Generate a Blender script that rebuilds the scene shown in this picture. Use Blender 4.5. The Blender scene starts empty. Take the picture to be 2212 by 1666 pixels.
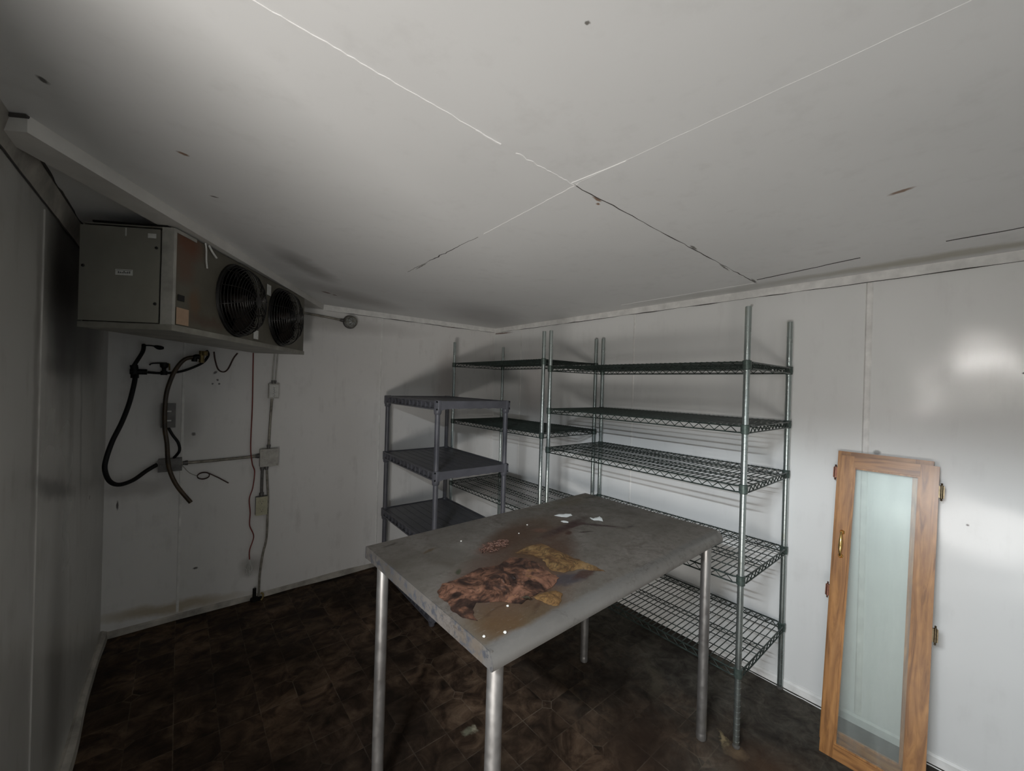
import bpy, bmesh, math, random
from mathutils import Vector, Matrix, noise
from mathutils.geometry import delaunay_2d_cdt
random.seed(7)
SC = bpy.context.scene
COL = SC.collection
PI = math.pi

# ------------------------------------------------------------------ camera
F_PX, YAW, PITCH, ROLL = 865.3, 0.69185, -0.0006940, 0.0283274
CAM = Vector((-2.4363, -3.2239, 1.52))
cam_d = bpy.data.cameras.new('camera'); cam = bpy.data.objects.new('camera', cam_d); COL.objects.link(cam)
cam_d.sensor_fit = 'HORIZONTAL'; cam_d.sensor_width = 36.0
cam_d.lens = F_PX / 2212 * 36.0
cam_d.clip_start = 0.02
fw = Vector((math.sin(YAW)*math.cos(PITCH), math.cos(YAW)*math.cos(PITCH), math.sin(PITCH)))
rt0 = Vector((math.cos(YAW), -math.sin(YAW), 0)); up0 = rt0.cross(fw)
rt = math.cos(ROLL)*rt0 + math.sin(ROLL)*up0; up = math.cos(ROLL)*up0 - math.sin(ROLL)*rt0
R = Matrix((rt, up, -fw)).transposed().to_4x4()
cam.matrix_world = Matrix.Translation(CAM) @ R
SC.camera = cam

# ------------------------------------------------------------------ room sizes
H = 2.084; XL = -2.756; YF = -4.05          # ceiling height, left wall, front wall (behind the camera)
DY0, DY1, DZ = -3.80, -2.62, 1.98           # door opening in the left wall, beside the camera

# ------------------------------------------------------------------ world, lights, exposure
w = bpy.data.worlds.new('world'); SC.world = w; w.use_nodes = True
w.node_tree.nodes['Background'].inputs[0].default_value = (0.55, 0.62, 0.7, 1)
w.node_tree.nodes['Background'].inputs[1].default_value = 0.12
SC.view_settings.view_transform = 'Standard'; SC.view_settings.look = 'None'
SC.view_settings.exposure = 0.0; SC.view_settings.gamma = 1.0; SC.view_settings.use_curve_mapping = False

def area(name, loc, target, sx, sy, power, col, spread=180):
    l = bpy.data.lights.new(name, 'AREA'); l.shape = 'RECTANGLE'; l.size = sx; l.size_y = sy
    l.energy = power; l.color = col; l.spread = math.radians(spread)
    o = bpy.data.objects.new(name, l); COL.objects.link(o); o.location = loc
    d = Vector(target) - Vector(loc); o.rotation_euler = d.to_track_quat('-Z', 'Y').to_euler()
    return o
# lamp strip in the passage outside the open cooler door, cut off by the door lintel
area('passage_lamp', (-3.16, -3.10, 2.054), (0, -2.6, 1.1), 0.5, 0.03, 58, (0.86, 0.93, 1.0))
# unseen fill lights added low outside the doorway to brighten ceiling and walls
area('ground_fill', (-3.90, -4.40, 0.20), (-1.0, -0.9, 1.9), 2.0, 0.6, 48, (1.0, 0.962, 0.925), 105)
area('passage_fill', (-3.45, -3.10, 0.25), (-0.6, -2.6, 1.8), 1.1, 0.6, 10, (1.0, 0.962, 0.925), 150)
# two small distant windows seen mirrored in the glossy wall
area('far_window_a', (-5.0, -2.845, 1.69), (0, -3.1, 1.576), 0.12, 0.12, 0.38, (1, 0.98, 0.94), 40)
area('far_window_b', (-5.0, -3.20, 1.86), (0, -3.2, 1.6), 0.11, 0.20, 0.42, (1, 0.98, 0.94), 40)

# ------------------------------------------------------------------ material helper
class Mat:
    def __init__(s, name, rough=0.5, metal=0.0, spec=0.5):
        s.m = bpy.data.materials.new(name); s.m.use_nodes = True; s.t = s.m.node_tree
        s.b = s.t.nodes['Principled BSDF']
        s.set('Roughness', rough); s.set('Metallic', metal); s.set('Specular IOR Level', spec)
        s._co = None
    def n(s, typ, **kw):
        nd = s.t.nodes.new(typ)
        for k, v in kw.items(): setattr(nd, k, v)
        return nd
    def put(s, inp, v):
        if isinstance(v, bpy.types.NodeSocket): s.t.links.new(v, inp)
        elif v is not None:
            if isinstance(v, (tuple, list)) and len(v) == 3 and inp.type == 'RGBA': v = (v[0], v[1], v[2], 1)
            if inp.type == 'RGBA' and isinstance(v, (int, float)): v = (v, v, v, 1)
            inp.default_value = v
    def set(s, k, v): s.put(s.b.inputs[k], v)
    def co(s):
        if s._co is None: s._co = s.n('ShaderNodeTexCoord').outputs['Object']
        return s._co
    def math(s, op, a, b=None, c=None, clamp=False):
        nd = s.n('ShaderNodeMath', operation=op); nd.use_clamp = clamp
        for i, v in enumerate((a, b, c)):
            if v is not None: s.put(nd.inputs[i], v)
        return nd.outputs[0]
    def vmath(s, op, a, b):
        nd = s.n('ShaderNodeVectorMath', operation=op); s.put(nd.inputs[0], a); s.put(nd.inputs[1], b)
        return nd.outputs[0]
    def noise(s, scale, detail=4, rough=0.55, vec=None, dist=0.0, color=False):
        nd = s.n('ShaderNodeTexNoise'); s.put(nd.inputs['Vector'], vec if vec is not None else s.co())
        nd.inputs['Scale'].default_value = scale; nd.inputs['Detail'].default_value = detail
        nd.inputs['Roughness'].default_value = rough; nd.inputs['Distortion'].default_value = dist
        return nd.outputs[1 if color else 0]
    def stretch(s, sc, vec=None, rot=(0, 0, 0)):
        nd = s.n('ShaderNodeMapping'); s.put(nd.inputs['Vector'], vec if vec is not None else s.co())
        nd.inputs['Scale'].default_value = sc; nd.inputs['Rotation'].default_value = rot
        return nd.outputs[0]
    def ramp(s, fac, stops):
        nd = s.n('ShaderNodeValToRGB'); s.put(nd.inputs[0], fac); e = nd.color_ramp.elements
        while len(e) < len(stops): e.new(0.5)
        for el, (p, c) in zip(e, stops):
            el.position = p; el.color = (*c, 1) if isinstance(c, (tuple, list)) else (c, c, c, 1)
        return nd.outputs[0]
    def mix(s, fac, a, b):
        nd = s.n('ShaderNodeMix', data_type='RGBA'); s.put(nd.inputs[0], fac); s.put(nd.inputs[6], a); s.put(nd.inputs[7], b)
        return nd.outputs[2]
    def rng(s, v, a, b, c=0.0, d=1.0):
        nd = s.n('ShaderNodeMapRange'); s.put(nd.inputs[0], v)
        for i, x in enumerate((a, b, c, d)): nd.inputs[i+1].default_value = x
        return nd.outputs[0]
    def blob(s, cx, cy, rx, ry, ang=0.0, vec=None, soft=0.3, axes='xy'):
        """mask of an irregular patch, 1 inside"""
        nd = s.n('ShaderNodeMapping', vector_type='TEXTURE'); s.put(nd.inputs[0], vec if vec is not None else s.co())
        big = 1e5
        if axes == 'xy':
            nd.inputs['Location'].default_value = (cx, cy, 0); nd.inputs['Rotation'].default_value = (0, 0, ang); nd.inputs['Scale'].default_value = (rx, ry, big)
        elif axes == 'yz':
            nd.inputs['Location'].default_value = (0, cx, cy); nd.inputs['Rotation'].default_value = (ang, 0, 0); nd.inputs['Scale'].default_value = (big, rx, ry)
        else:
            nd.inputs['Location'].default_value = (cx, 0, cy); nd.inputs['Rotation'].default_value = (0, -ang, 0); nd.inputs['Scale'].default_value = (rx, big, ry)
        ln = s.n('ShaderNodeVectorMath', operation='LENGTH'); s.put(ln.inputs[0], nd.outputs[0])
        return s.rng(ln.outputs[1], 1 + soft, 1 - soft)
    def warp(s, scale, amt, detail=4):
        c = s.vmath('SUBTRACT', s.noise(scale, detail, 0.6, color=True), (0.5, 0.5, 0.5))
        sc = s.n('ShaderNodeVectorMath', operation='SCALE'); s.put(sc.inputs[0], c); sc.inputs[3].default_value = amt
        return s.vmath('ADD', s.co(), sc.outputs[0])
    def bump(s, h, strength=0.3, dist=0.01):
        nd = s.n('ShaderNodeBump'); s.put(nd.inputs['Height'], h)
        nd.inputs['Strength'].default_value = strength; nd.inputs['Distance'].default_value = dist
        s.set('Normal', nd.outputs[0])

def plain(name, col, rough=0.5, metal=0.0, var=0.12, scale=30, bump=0.0, spec=0.5):
    m = Mat(name, rough, metal, spec)
    d = tuple(max(0, c*(1-var)) for c in col); l = tuple(min(1, c*(1+var)) for c in col)
    f = m.noise(scale, 4, 0.6)
    m.set('Base Color', m.ramp(f, [(0.3, d), (0.7, l)]))
    if bump: m.bump(f, bump, 0.003)
    return m.m

# ---- painted wall and ceiling panels
def wall_mat(name, axes, marks=(), dirt=0.25, base=(0.60, 0.595, 0.58), rough=0.33, smears_and_patches=(), wav=0.35, glossmarks=()):
    m = Mat(name, rough, 0, 0.5)
    n1 = m.noise(1.3, 3, 0.5); n2 = m.noise(7, 5, 0.6)
    col = m.mix(m.rng(n1, 0.35, 0.7), base, tuple(c*0.93 for c in base))
    st = m.noise(3.0, 4, 0.6, vec=m.stretch((6, 6, 0.8)))
    col = m.mix(m.rng(m.math('MULTIPLY', st, n2), 0.28, 0.5, 0, dirt), col, (0.22, 0.2, 0.17))
    wv = m.warp(22, 0.05)
    for (cx, cy, rx, ry, ang, c, f) in smears_and_patches:
        k = m.blob(cx, cy, rx, ry, ang, vec=m.warp(6, 0.09), soft=0.5, axes=axes)
        col = m.mix(m.math('MULTIPLY', k, f), col, c)
    for (cx, cy, rx, ry, ang, c) in marks:
        k = m.blob(cx, cy, rx, ry, ang, vec=m.warp(70, 0.010) , soft=0.35, axes=axes)
        col = m.mix(m.math('MULTIPLY', k, 0.9), col, c)
    m.set('Base Color', col)
    m.set('Roughness', m.rng(n1, 0.3, 0.7, rough-0.04, rough+0.08))
    h = m.noise(1.7, 2, 0.4)
    m.bump(h, wav, 0.06)
    return m.m

rust = (0.20, 0.10, 0.045); dark = (0.05, 0.04, 0.035); grime = (0.13, 0.12, 0.10)
M_ceil = wall_mat('painted ceiling panels', 'xy', base=(0.74, 0.74, 0.725), rough=0.5, wav=0.12, dirt=0.12, marks=[
    (-2.443, -1.897, .012, .006, 0.4, rust), (-2.653, -2.039, .012, .005, 1.2, dark), (-1.488, -2.453, .02, .006, 0.1, rust),
    (-1.46, -2.435, .008, .005, 0.1, rust), (-0.92, -3.048, .025, .009, 1.3, rust), (-1.722, -.459, .035, .012, 0.6, (0.12, .05, .03)),
    (-1.66, -.42, .02, .008, 0.6, (0.12, .05, .03)), (-2.366, -1.652, .010, .005, 0, grime), (-1.962, -2.811, .004, .003, 0, grime),
    (-2.299, -2.60, .006, .003, 0.5, grime), (-.20, -2.43, .05, .007, 0.15, grime), (-.536, -2.425, .06, .004, 0.1, grime),
    (-1.549, -1.439, .06, .004, 1.5, grime), (-.885, -2.452, .03, .006, 0.1, grime)],
    smears_and_patches=[(-1.95, -1.0, .25, .06, 0.9, grime, 0.5), (-1.55, -.45, .4, .12, 0.5, (.3, .28, .26), 0.5), (-.10, -3.1, .05, .45, 0, (.33, .30, .2), 0.6),
            (-.09, -2.3, .05, .5, 0, (.3, .29, .24), 0.35), (-.5, -.5, .5, .25, 0.6, (.3, .29, .28), 0.4)])
M_back = wall_mat('painted panels, back wall', 'xz', base=(0.74, 0.725, 0.70), rough=0.42, wav=0.18, dirt=0.25, marks=[
    (-2.262, 1.548, .012, .007, 0.8, dark), (-2.249, 1.50, .006, .006, 0, dark), (-2.24, 1.475, .006, .006, 0, dark), (-2.275, 1.475, .005, .006, 0, dark),
    (-2.364, 1.155, .010, .010, 0, (.1, .09, .08)), (-2.337, .30, .012, .006, 0, dark), (-.42, 2.046, .16, .005, 0.06, (.12, .05, .03)), (-.13, 2.05, .08, .004, -.05, (.12, .06, .04)),
    (-2.70, .76, .004, .025, 0, dark)],
    smears_and_patches=[(-2.44, 1.25, .10, .16, 0, (.2, .19, .17), .45), (-2.04, .23, .06, .06, 0, (.12, .1, .08), .5), (-2.62, .85, .16, .05, 0, (.3, .28, .26), .5),
            (-2.45, .09, .3, .03, -.1, (.35, .27, .14), .7), (-.55, 1.5, .1, .3, 0, (.42, .36, .33), .5), (-2.0, 1.95, .9, .06, 0, (.22, .2, .17), .4)])
M_right = wall_mat('painted panels, right wall', 'yz', base=(0.76, 0.76, 0.74), rough=0.15, wav=0.45, dirt=0.12, marks=[
    (-1.637, 2.06, .014, .012, 0.5, dark), (-1.62, 2.066, .03, .004, 0, dark), (-.10, 2.03, .14, .006, 0.02, (.13, .06, .04)),
    (-3.162, 1.012, .005, .004, 0, dark), (-2.35, 2.0, .008, .008, 0, (.4, .39, .37)), (-3.29, 1.62, .004, .003, 0, dark), (-2.886, 1.262, .012, .010, 0, (.3, .3, .29))],
    smears_and_patches=[(-.6, 1.5, .16, .3, 0, (.45, .4, .38), .4)])
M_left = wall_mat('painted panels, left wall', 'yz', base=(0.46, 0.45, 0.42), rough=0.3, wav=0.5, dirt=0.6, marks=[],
    smears_and_patches=[(-1.46, 1.45, .03, .42, 0, (.16, .15, .13), .6), (-1.18, 1.12, .26, .03, -.25, (.07, .065, .06), .7), (-.95, 1.45, .05, .3, 0, (.17, .16, .14), .6),
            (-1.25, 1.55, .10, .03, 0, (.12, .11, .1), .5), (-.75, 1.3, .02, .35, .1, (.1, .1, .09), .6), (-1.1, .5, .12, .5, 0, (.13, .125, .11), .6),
            (-1.15, 1.75, .18, .3, .2, (.03, .028, .025), .9), (-1.02, 1.83, .30, .24, 0, (.006, .006, .005), 1.0), (-.8, 1.85, .45, .26, 0, (.004, .004, .004), 1.0), (-.6, 1.75, .3, .25, 0, (.04, .038, .033), .85)])  # near-black patches high on the wall behind the cooling unit
M_trim = plain('white painted trim', (0.72, 0.71, 0.68), 0.45, var=0.15, scale=14)
M_trimd = plain('dull painted trim with dirt', (0.40, 0.375, 0.33), 0.5, var=0.4, scale=9)
M_seam = plain('bare white caulk', (0.76, 0.755, 0.74), 0.45, var=0.03)
M_crack = plain('dark crack', (0.06, 0.055, 0.05), 0.9)
M_beam = plain('painted wooden beam', (0.66, 0.64, 0.60), 0.5, var=0.08, scale=10, bump=0.15)

# ---- vinyl floor printed with slate tiles and small diamonds
def floor_mat():
    m = Mat('printed vinyl floor', 0.6, 0, 0.12)
    sep = m.n('ShaderNodeSeparateXYZ'); m.put(sep.inputs[0], m.co()); x, y = sep.outputs[0], sep.outputs[1]
    P = 0.305
    def cell(v, o, p): return m.math('DIVIDE', m.math('SUBTRACT', v, o), p)
    def rd(v): return m.math('ABSOLUTE', m.math('SUBTRACT', v, m.math('ROUND', v)))
    u, v = cell(x, -1.36, P), cell(y, -1.275, P)
    ah, bh = rd(m.math('MULTIPLY', u, 2)), rd(m.math('MULTIPLY', v, 2))
    line = m.math('LESS_THAN', m.math('MINIMUM', ah, bh), 0.013)
    ssum = m.math('ADD', rd(u), rd(v))
    dia = m.math('LESS_THAN', ssum, 0.10)
    ring = m.math('LESS_THAN', m.math('ABSOLUTE', m.math('SUBTRACT', ssum, 0.10)), 0.010)
    grout = m.math('MAXIMUM', m.math('MULTIPLY', line, m.math('SUBTRACT', 1.0, dia)), ring)
    comb = m.n('ShaderNodeCombineXYZ'); m.put(comb.inputs[0], m.math('FLOOR', m.math('MULTIPLY', u, 2))); m.put(comb.inputs[1], m.math('FLOOR', m.math('MULTIPLY', v, 2)))
    m.put(comb.inputs[2], m.math('MULTIPLY', dia, 3.0))
    wn = m.n('ShaderNodeTexWhiteNoise', noise_dimensions='3D'); m.put(wn.inputs[0], comb.outputs[0])
    off = m.vmath('ADD', m.co(), m.vmath('MULTIPLY', wn.outputs[1], (3.0, 3.0, 3.0)))
    veins = m.noise(9, 8, 0.65, vec=off, dist=0.8)
    tile = m.ramp(veins, [(0.30, (0.014, 0.009, 0.006)), (0.44, (0.074, 0.045, 0.028)), (0.56, (0.155, 0.098, 0.062)), (0.72, (0.27, 0.185, 0.12))])
    tile = m.mix(m.rng(wn.outputs[0], 0, 1, 0, 0.75), tile, m.mix(0.55, tile, (0.014, 0.011, 0.009)))
    tile = m.mix(m.math('MULTIPLY', grout, m.rng(m.noise(6, 5, .65), 0.40, 0.62, 0.0, 0.75)), tile, (0.24, 0.185, 0.135))
    g = m.rng(m.noise(1.6, 6, 0.65), 0.34, 0.60)
    grey = m.rng(m.math('ADD', x, m.math('MULTIPLY', m.noise(2.5, 4), 0.9)), -0.6, 0.15, 0.0, 0.85)
    tile = m.mix(grey, tile, m.mix(m.rng(m.noise(12, 6, 0.7, dist=1.0), .35, .7), (0.050, 0.046, 0.040), (0.20, 0.185, 0.15)))
    tile = m.mix(m.math('MULTIPLY', g, 0.8), tile, (0.010, 0.007, 0.005))
    for a in [(-.50, -2.13, .10, .03, .4, (0.13, .11, .075), .35), (-.43, -2.05, .05, .02, .8, (0.15, .13, .09), .35), (-1.405, -1.785, .012, .012, 0, (.40, .36, .26), .8), (-1.43, -1.78, .02, .014, 0, (.2, .2, .14), .7),
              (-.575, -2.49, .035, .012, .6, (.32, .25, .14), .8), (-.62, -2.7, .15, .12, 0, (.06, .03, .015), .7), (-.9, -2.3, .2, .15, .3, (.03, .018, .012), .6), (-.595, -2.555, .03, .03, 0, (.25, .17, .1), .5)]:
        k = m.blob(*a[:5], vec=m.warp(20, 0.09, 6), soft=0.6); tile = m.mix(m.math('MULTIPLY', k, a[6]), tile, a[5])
    m.set('Base Color', tile)
    m.set('Roughness', m.rng(m.noise(3, 4), 0.3, 0.7, 0.5, 0.8))
    m.bump(m.math('SUBTRACT', veins, m.math('MULTIPLY', grout, 0.5)), 0.25, 0.003)
    return m.m
M_floor = floor_mat()

# ------------------------------------------------------------------ mesh helpers
def finish(bm, name, mats, parent=None, smooth=False, bev=0.0, loc=None, autosmooth=True):
    if bev > 0:
        ed = [e for e in bm.edges if len(e.link_faces) == 2 and e.calc_face_angle(0) > 0.6]
        bmesh.ops.bevel(bm, geom=ed, offset=bev, segments=2, profile=0.5, affect='EDGES', clamp_overlap=True)
    bmesh.ops.recalc_face_normals(bm, faces=bm.faces[:])
    me = bpy.data.meshes.new(name); bm.to_mesh(me); bm.free()
    for mt in (mats if isinstance(mats, (list, tuple)) else [mats]): me.materials.append(mt)
    if smooth:
        me.polygons.foreach_set('use_smooth', [True]*len(me.polygons))
        try: me.set_sharp_from_angle(angle=math.radians(42))
        except Exception: pass
    o = bpy.data.objects.new(name, me); COL.objects.link(o)
    if parent is not None: o.parent = parent
    if loc is not None: o.location = loc
    return o
def B(): return bmesh.new()
def box(bm, x0, x1, y0, y1, z0, z1, mat=0, M=None):
    vs = [bm.verts.new(Vector((x, y, z)) if M is None else M @ Vector((x, y, z))) for z in (z0, z1) for y in (y0, y1) for x in (x0, x1)]
    for f in ((0, 2, 3, 1), (4, 5, 7, 6), (0, 1, 5, 4), (2, 6, 7, 3), (0, 4, 6, 2), (1, 3, 7, 5)):
        fc = bm.faces.new([vs[i] for i in f]); fc.material_index = mat
def frame_at(t):
    t = t.normalized(); a = Vector((0, 0, 1)) if abs(t.z) < 0.95 else Vector((1, 0, 0))
    u = t.cross(a).normalized(); return u, t.cross(u).normalized()
def smooth_path(pts, k=8):
    P = [Vector(p) for p in pts]
    if len(P) < 3: return P
    out = []
    for i in range(len(P)-1):
        a = P[max(i-1, 0)]; b = P[i]; c = P[i+1]; d = P[min(i+2, len(P)-1)]
        for j in range(k):
            t = j/k
            out.append(0.5*((2*b)+(c-a)*t+(2*a-5*b+4*c-d)*t*t+(3*b-a-3*c+d)*t**3))
    out.append(P[-1]); return out
def tube(bm, pts, r, seg=8, mat=0, closed=False, caps=True):
    P = [Vector(p) for p in pts]; n = len(P); rings = []
    rr = r if isinstance(r, (list, tuple)) else [r]*n
    u = None
    for i in range(n):
        if closed: t = P[(i+1) % n]-P[i-1]
        else: t = P[min(i+1, n-1)]-P[max(i-1, 0)]
        t.normalize()
        if u is None: u, v = frame_at(t)
        else:
            u = (u - t*u.dot(t))
            if u.length < 1e-6: u, v = frame_at(t)
            u.normalize(); v = t.cross(u)
        rings.append([bm.verts.new(P[i]+rr[i]*(math.cos(2*PI*k/seg)*u+math.sin(2*PI*k/seg)*v)) for k in range(seg)])
    m = n if closed else n-1
    for i in range(m):
        a, b = rings[i], rings[(i+1) % n]
        for k in range(seg):
            f = bm.faces.new((a[k], a[(k+1) % seg], b[(k+1) % seg], b[k])); f.material_index = mat
    if caps and not closed:
        bm.faces.new(rings[0][::-1]).material_index = mat; bm.faces.new(rings[-1]).material_index = mat
def lathe(bm, prof, seg=24, M=None, mat=0):
    """prof: list of (radius, height) along local z"""
    rings = []
    for r, z in prof:
        rings.append([bm.verts.new((M if M else Matrix()) @ Vector((r*math.cos(2*PI*k/seg), r*math.sin(2*PI*k/seg), z))) for k in range(seg)])
    for a, b in zip(rings, rings[1:]):
        for k in range(seg): bm.faces.new((a[k], a[(k+1) % seg], b[(k+1) % seg], b[k])).material_index = mat
    bm.faces.new(rings[0][::-1]).material_index = mat; bm.faces.new(rings[-1]).material_index = mat
def empty(name, loc, rz=0.0, label=None, cat=None, group=None):
    o = bpy.data.objects.new(name, None); COL.objects.link(o); o.location = loc; o.rotation_euler = (0, 0, rz)
    o.empty_display_size = 0.1
    return tag(o, label, cat, group)
def tag(o, label=None, cat=None, group=None, kind=None):
    if label: o['label'] = label
    if cat: o['category'] = cat
    if group: o['group'] = group
    if kind: o['kind'] = kind
    return o
def struct(name, bm, mats, **k): return tag(finish(bm, name, mats, **k), kind='structure')
def dup(root, loc=None):
    r = root.copy(); COL.objects.link(r)
    if loc is not None: r.location = loc
    for ch in list(root.children):
        c = ch.copy(); COL.objects.link(c); c.parent = r
        for g in list(ch.children):
            d = g.copy(); COL.objects.link(d); d.parent = c
    return r

# ------------------------------------------------------------------ room shell
bm = B(); box(bm, XL-.12, .1, YF, .1, -.1, 0); box(bm, XL-2.6, XL-.12, -5.2, -2.2, -.1, 0); struct('floor', bm, M_floor)
bm = B(); box(bm, XL-.12, .1, YF, .1, H, H+.1); struct('ceiling', bm, M_ceil)
bm = B(); box(bm, XL-.12, .1, 0, .1, 0, H); struct('wall_back', bm, M_back)
bm = B(); box(bm, 0, .1, YF, 0, 0, H); struct('wall_right', bm, M_right)
bm = B(); box(bm, XL-.12, .1, YF-.1, YF, 0, H); struct('wall_front', bm, M_right)
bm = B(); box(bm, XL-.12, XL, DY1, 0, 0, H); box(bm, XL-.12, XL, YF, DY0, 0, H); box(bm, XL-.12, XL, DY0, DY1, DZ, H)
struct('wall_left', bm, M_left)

# panel seams: raised battens on the walls, caulk lines on the ceiling
def strip(name, pts, w0, th, axis, mat, jitter=0.0):
    """thin raised strip along pts; axis = outward normal; width varies a little"""
    bm = B(); N = Vector(axis); P = [Vector(q) for q in pts]; ringp = []
    for i, q in enumerate(P):
        t = (P[min(i+1, len(P)-1)]-P[max(i-1, 0)]).normalized(); s = t.cross(N).normalized()
        ww = w0*(1+jitter*(noise.noise(q*9.0)))/2
        ringp.append([bm.verts.new(q+s*ww), bm.verts.new(q+s*ww*.6+N*th), bm.verts.new(q-s*ww*.6+N*th), bm.verts.new(q-s*ww)])
    for a, b in zip(ringp, ringp[1:]):
        for k in range(4): bm.faces.new((a[k], a[(k+1) % 4], b[(k+1) % 4], b[k]))
    bm.faces.new(ringp[0][::-1]); bm.faces.new(ringp[-1])
    return struct(name, bm, mat)
def line(a, b, n=24, wob=0.0, ax=(0, 0, 0)):
    a, b = Vector(a), Vector(b); A = Vector(ax)
    return [a.lerp(b, i/n)+A*wob*noise.noise(Vector((i*.7, a.x*5, b.y*3))) for i in range(n+1)]
strip('trim_1', line((0, -2.846, .05), (0, -2.846, 2.04)), .026, .004, (-1, 0, 0), M_trim)
strip('trim_2', line((0, -1.606, .05), (0, -1.606, 2.04)), .012, .002, (-1, 0, 0), M_trim)
strip('trim_3', line((0, -.40, .05), (0, -.40, 2.04)), .012, .002, (-1, 0, 0), M_trim)
strip('trim_4', line((-1.17, 0, .05), (-1.17, 0, 2.04)), .014, .0025, (0, -1, 0), M_trim)
strip('trim_5', line((-2.42, 0, .05), (-2.42, 0, 2.04)), .014, .0025, (0, -1, 0), M_trim)
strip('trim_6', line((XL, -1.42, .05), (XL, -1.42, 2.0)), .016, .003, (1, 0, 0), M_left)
# ceiling caulk lines
strip('trim_7', line((-2.60, -2.52, H), (-1.92, -2.478, H), 60, .003, (0, 1, 0)), .0032, .0012, (0, 0, -1), M_seam, .6)
strip('trim_8', line((-1.945, -2.478, H), (-1.87, -2.472, H), 10, .002, (0, 1, 0)), .0055, .002, (0, 0, -1), M_seam, .7)
strip('trim_9', line((-1.82, -2.470, H), (-1.60, -2.463, H), 24, .006, (0, 1, 0)), .003, .001, (0, 0, -1), M_seam, 1.4)
strip('trim_10', line((-1.60, -2.463, H), (-.16, -2.425, H), 40, .006, (0, 1, 0)), .0035, .001, (0, 0, -1), M_crack, 1.8)
strip('trim_11', line((-1.598, -2.475, H), (-1.572, -1.99, H), 30, .003, (1, 0, 0)), .0036, .0012, (0, 0, -1), M_seam, .9)
strip('trim_12', line((-1.572, -1.95, H), (-1.555, -1.30, H), 30, .008, (1, 0, 0)), .003, .0008, (0, 0, -1), M_crack, 1.8)
strip('trim_13', line((-1.603, -2.468, H), (-1.57, -3.7, H), 40, .003, (1, 0, 0)), .004, .0006, (0, 0, -1), M_ceil, .9)
strip('trim_28', line((-1.614, -2.466, H), (-1.598, -2.63, H), 10, .001, (1, 0, 0)), .006, .002, (0, 0, -1), M_seam, .9)
strip('trim_14', line((-.165, -2.43, H), (-.15, -1.60, H), 30, .006, (1, 0, 0)), .006, .002, (0, 0, -1), M_seam, 1.2)
strip('trim_15', line((-.30, -2.86, H), (-.22, -2.45, H), 20, .006, (1, 0, 0)), .005, .002, (0, 0, -1), M_crack, 1.2)
strip('trim_16', line((-.335, -3.6, H), (-.32, -3.10, H), 20, .006, (1, 0, 0)), .005, .002, (0, 0, -1), M_crack, 1.2)
# top angle strips and crack under them
bm = B(); box(bm, -.006, 0, YF, -.006, 2.042, H); struct('trim_17', bm, M_trim)
bm = B(); box(bm, XL, 0, -.006, 0, 2.042, H); struct('trim_18', bm, M_trim)
strip('trim_19', line((-.0062, -3.9, 2.041), (-.0062, -.1, 2.041), 60, .003, (0, 0, 1)), .003, .0015, (-1, 0, 0), M_crack, 1.6)
strip('trim_20', line((-1.6, -.0062, 2.041), (-.02, -.0062, 2.041), 40, .004, (0, 0, 1)), .003, .0015, (0, -1, 0), M_crack, 1.6)
# cove strip between the left wall and the ceiling
bm = B()
prof = [(XL, 2.012), (XL+.006, 2.012), (XL+.013, 2.078), (XL+.012, H), (XL, H)]
prof = [(XL, 2.012), (XL+.010, 2.016), (XL+.062, 2.074), (XL+.066, H), (XL, H)]
prof = [(XL, 2.018), (XL+.004, 2.018), (XL+.020, 2.080), (XL+.020, H), (XL, H)]
A_ = [bm.verts.new((x, -2.7, z)) for x, z in prof]; B_ = [bm.verts.new((x, -.0, z)) for x, z in prof]
for k in range(5): bm.faces.new((A_[k], A_[(k+1) % 5], B_[(k+1) % 5], B_[k]))
bm.faces.new(A_); bm.faces.new(B_[::-1]); struct('trim_21', bm, M_trimd)
strip('trim_22', line((XL+.0015, -2.7, 2.016), (XL+.0015, -.1, 2.016), 40, .004, (0, 0, 1)), .004, .003, (1, 0, 0), M_crack, 1.0)
strip('trim_23', line((XL+.022, -1.62, H), (XL+.021, -.5, H), 30, .004, (1, 0, 0)), .006, .003, (0, 0, -1), M_crack, 1.0)
# baseboards
def baseboard(name, a, b, n, h, th, mat, wob=0.0):
    bm = B(); a, b, n = Vector(a), Vector(b), Vector(n); rings = []
    for i in range(41):
        q = a.lerp(b, i/40); hh = h*(1+wob*noise.noise(q*2.3)); tt = th*(1+wob*2*noise.noise(q*3.1+Vector((5, 0, 0))))
        rings.append([bm.verts.new(q+Vector((0, 0, .004))), bm.verts.new(q+n*tt+Vector((0, 0, .004))), bm.verts.new(q+n*tt*.9+Vector((0, 0, hh*.8))), bm.verts.new(q+n*tt*.3+Vector((0, 0, hh))), bm.verts.new(q+Vector((0, 0, hh)))])
    for r0, r1 in zip(rings, rings[1:]):
        for k in range(5): bm.faces.new((r0[k], r0[(k+1) % 5], r1[(k+1) % 5], r1[k]))
    bm.faces.new(rings[0]); bm.faces.new(rings[-1][::-1])
    return struct(name, bm, mat)
baseboard('baseboard_right', (0, YF, 0), (0, 0, 0), (-1, 0, 0), .045, .012, M_trim, .1)
baseboard('baseboard_back', (XL, 0, 0), (0, 0, 0), (0, -1, 0), .038, .014, M_trimd, .35)
baseboard('baseboard_left', (XL, -2.52, 0), (XL, 0, 0), (1, 0, 0), .05, .025, M_trimd, .4)
strip('trim_24', line((-.022, -2.72, .001), (-.020, -2.2, .001), 20, .004, (1, 0, 0)), .006, .002, (0, 0, 1), M_trim, .9)
strip('trim_25', line((-.022, -3.4, .001), (-.020, -3.05, .001), 20, .004, (1, 0, 0)), .006, .002, (0, 0, 1), M_trim, .9)
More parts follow.
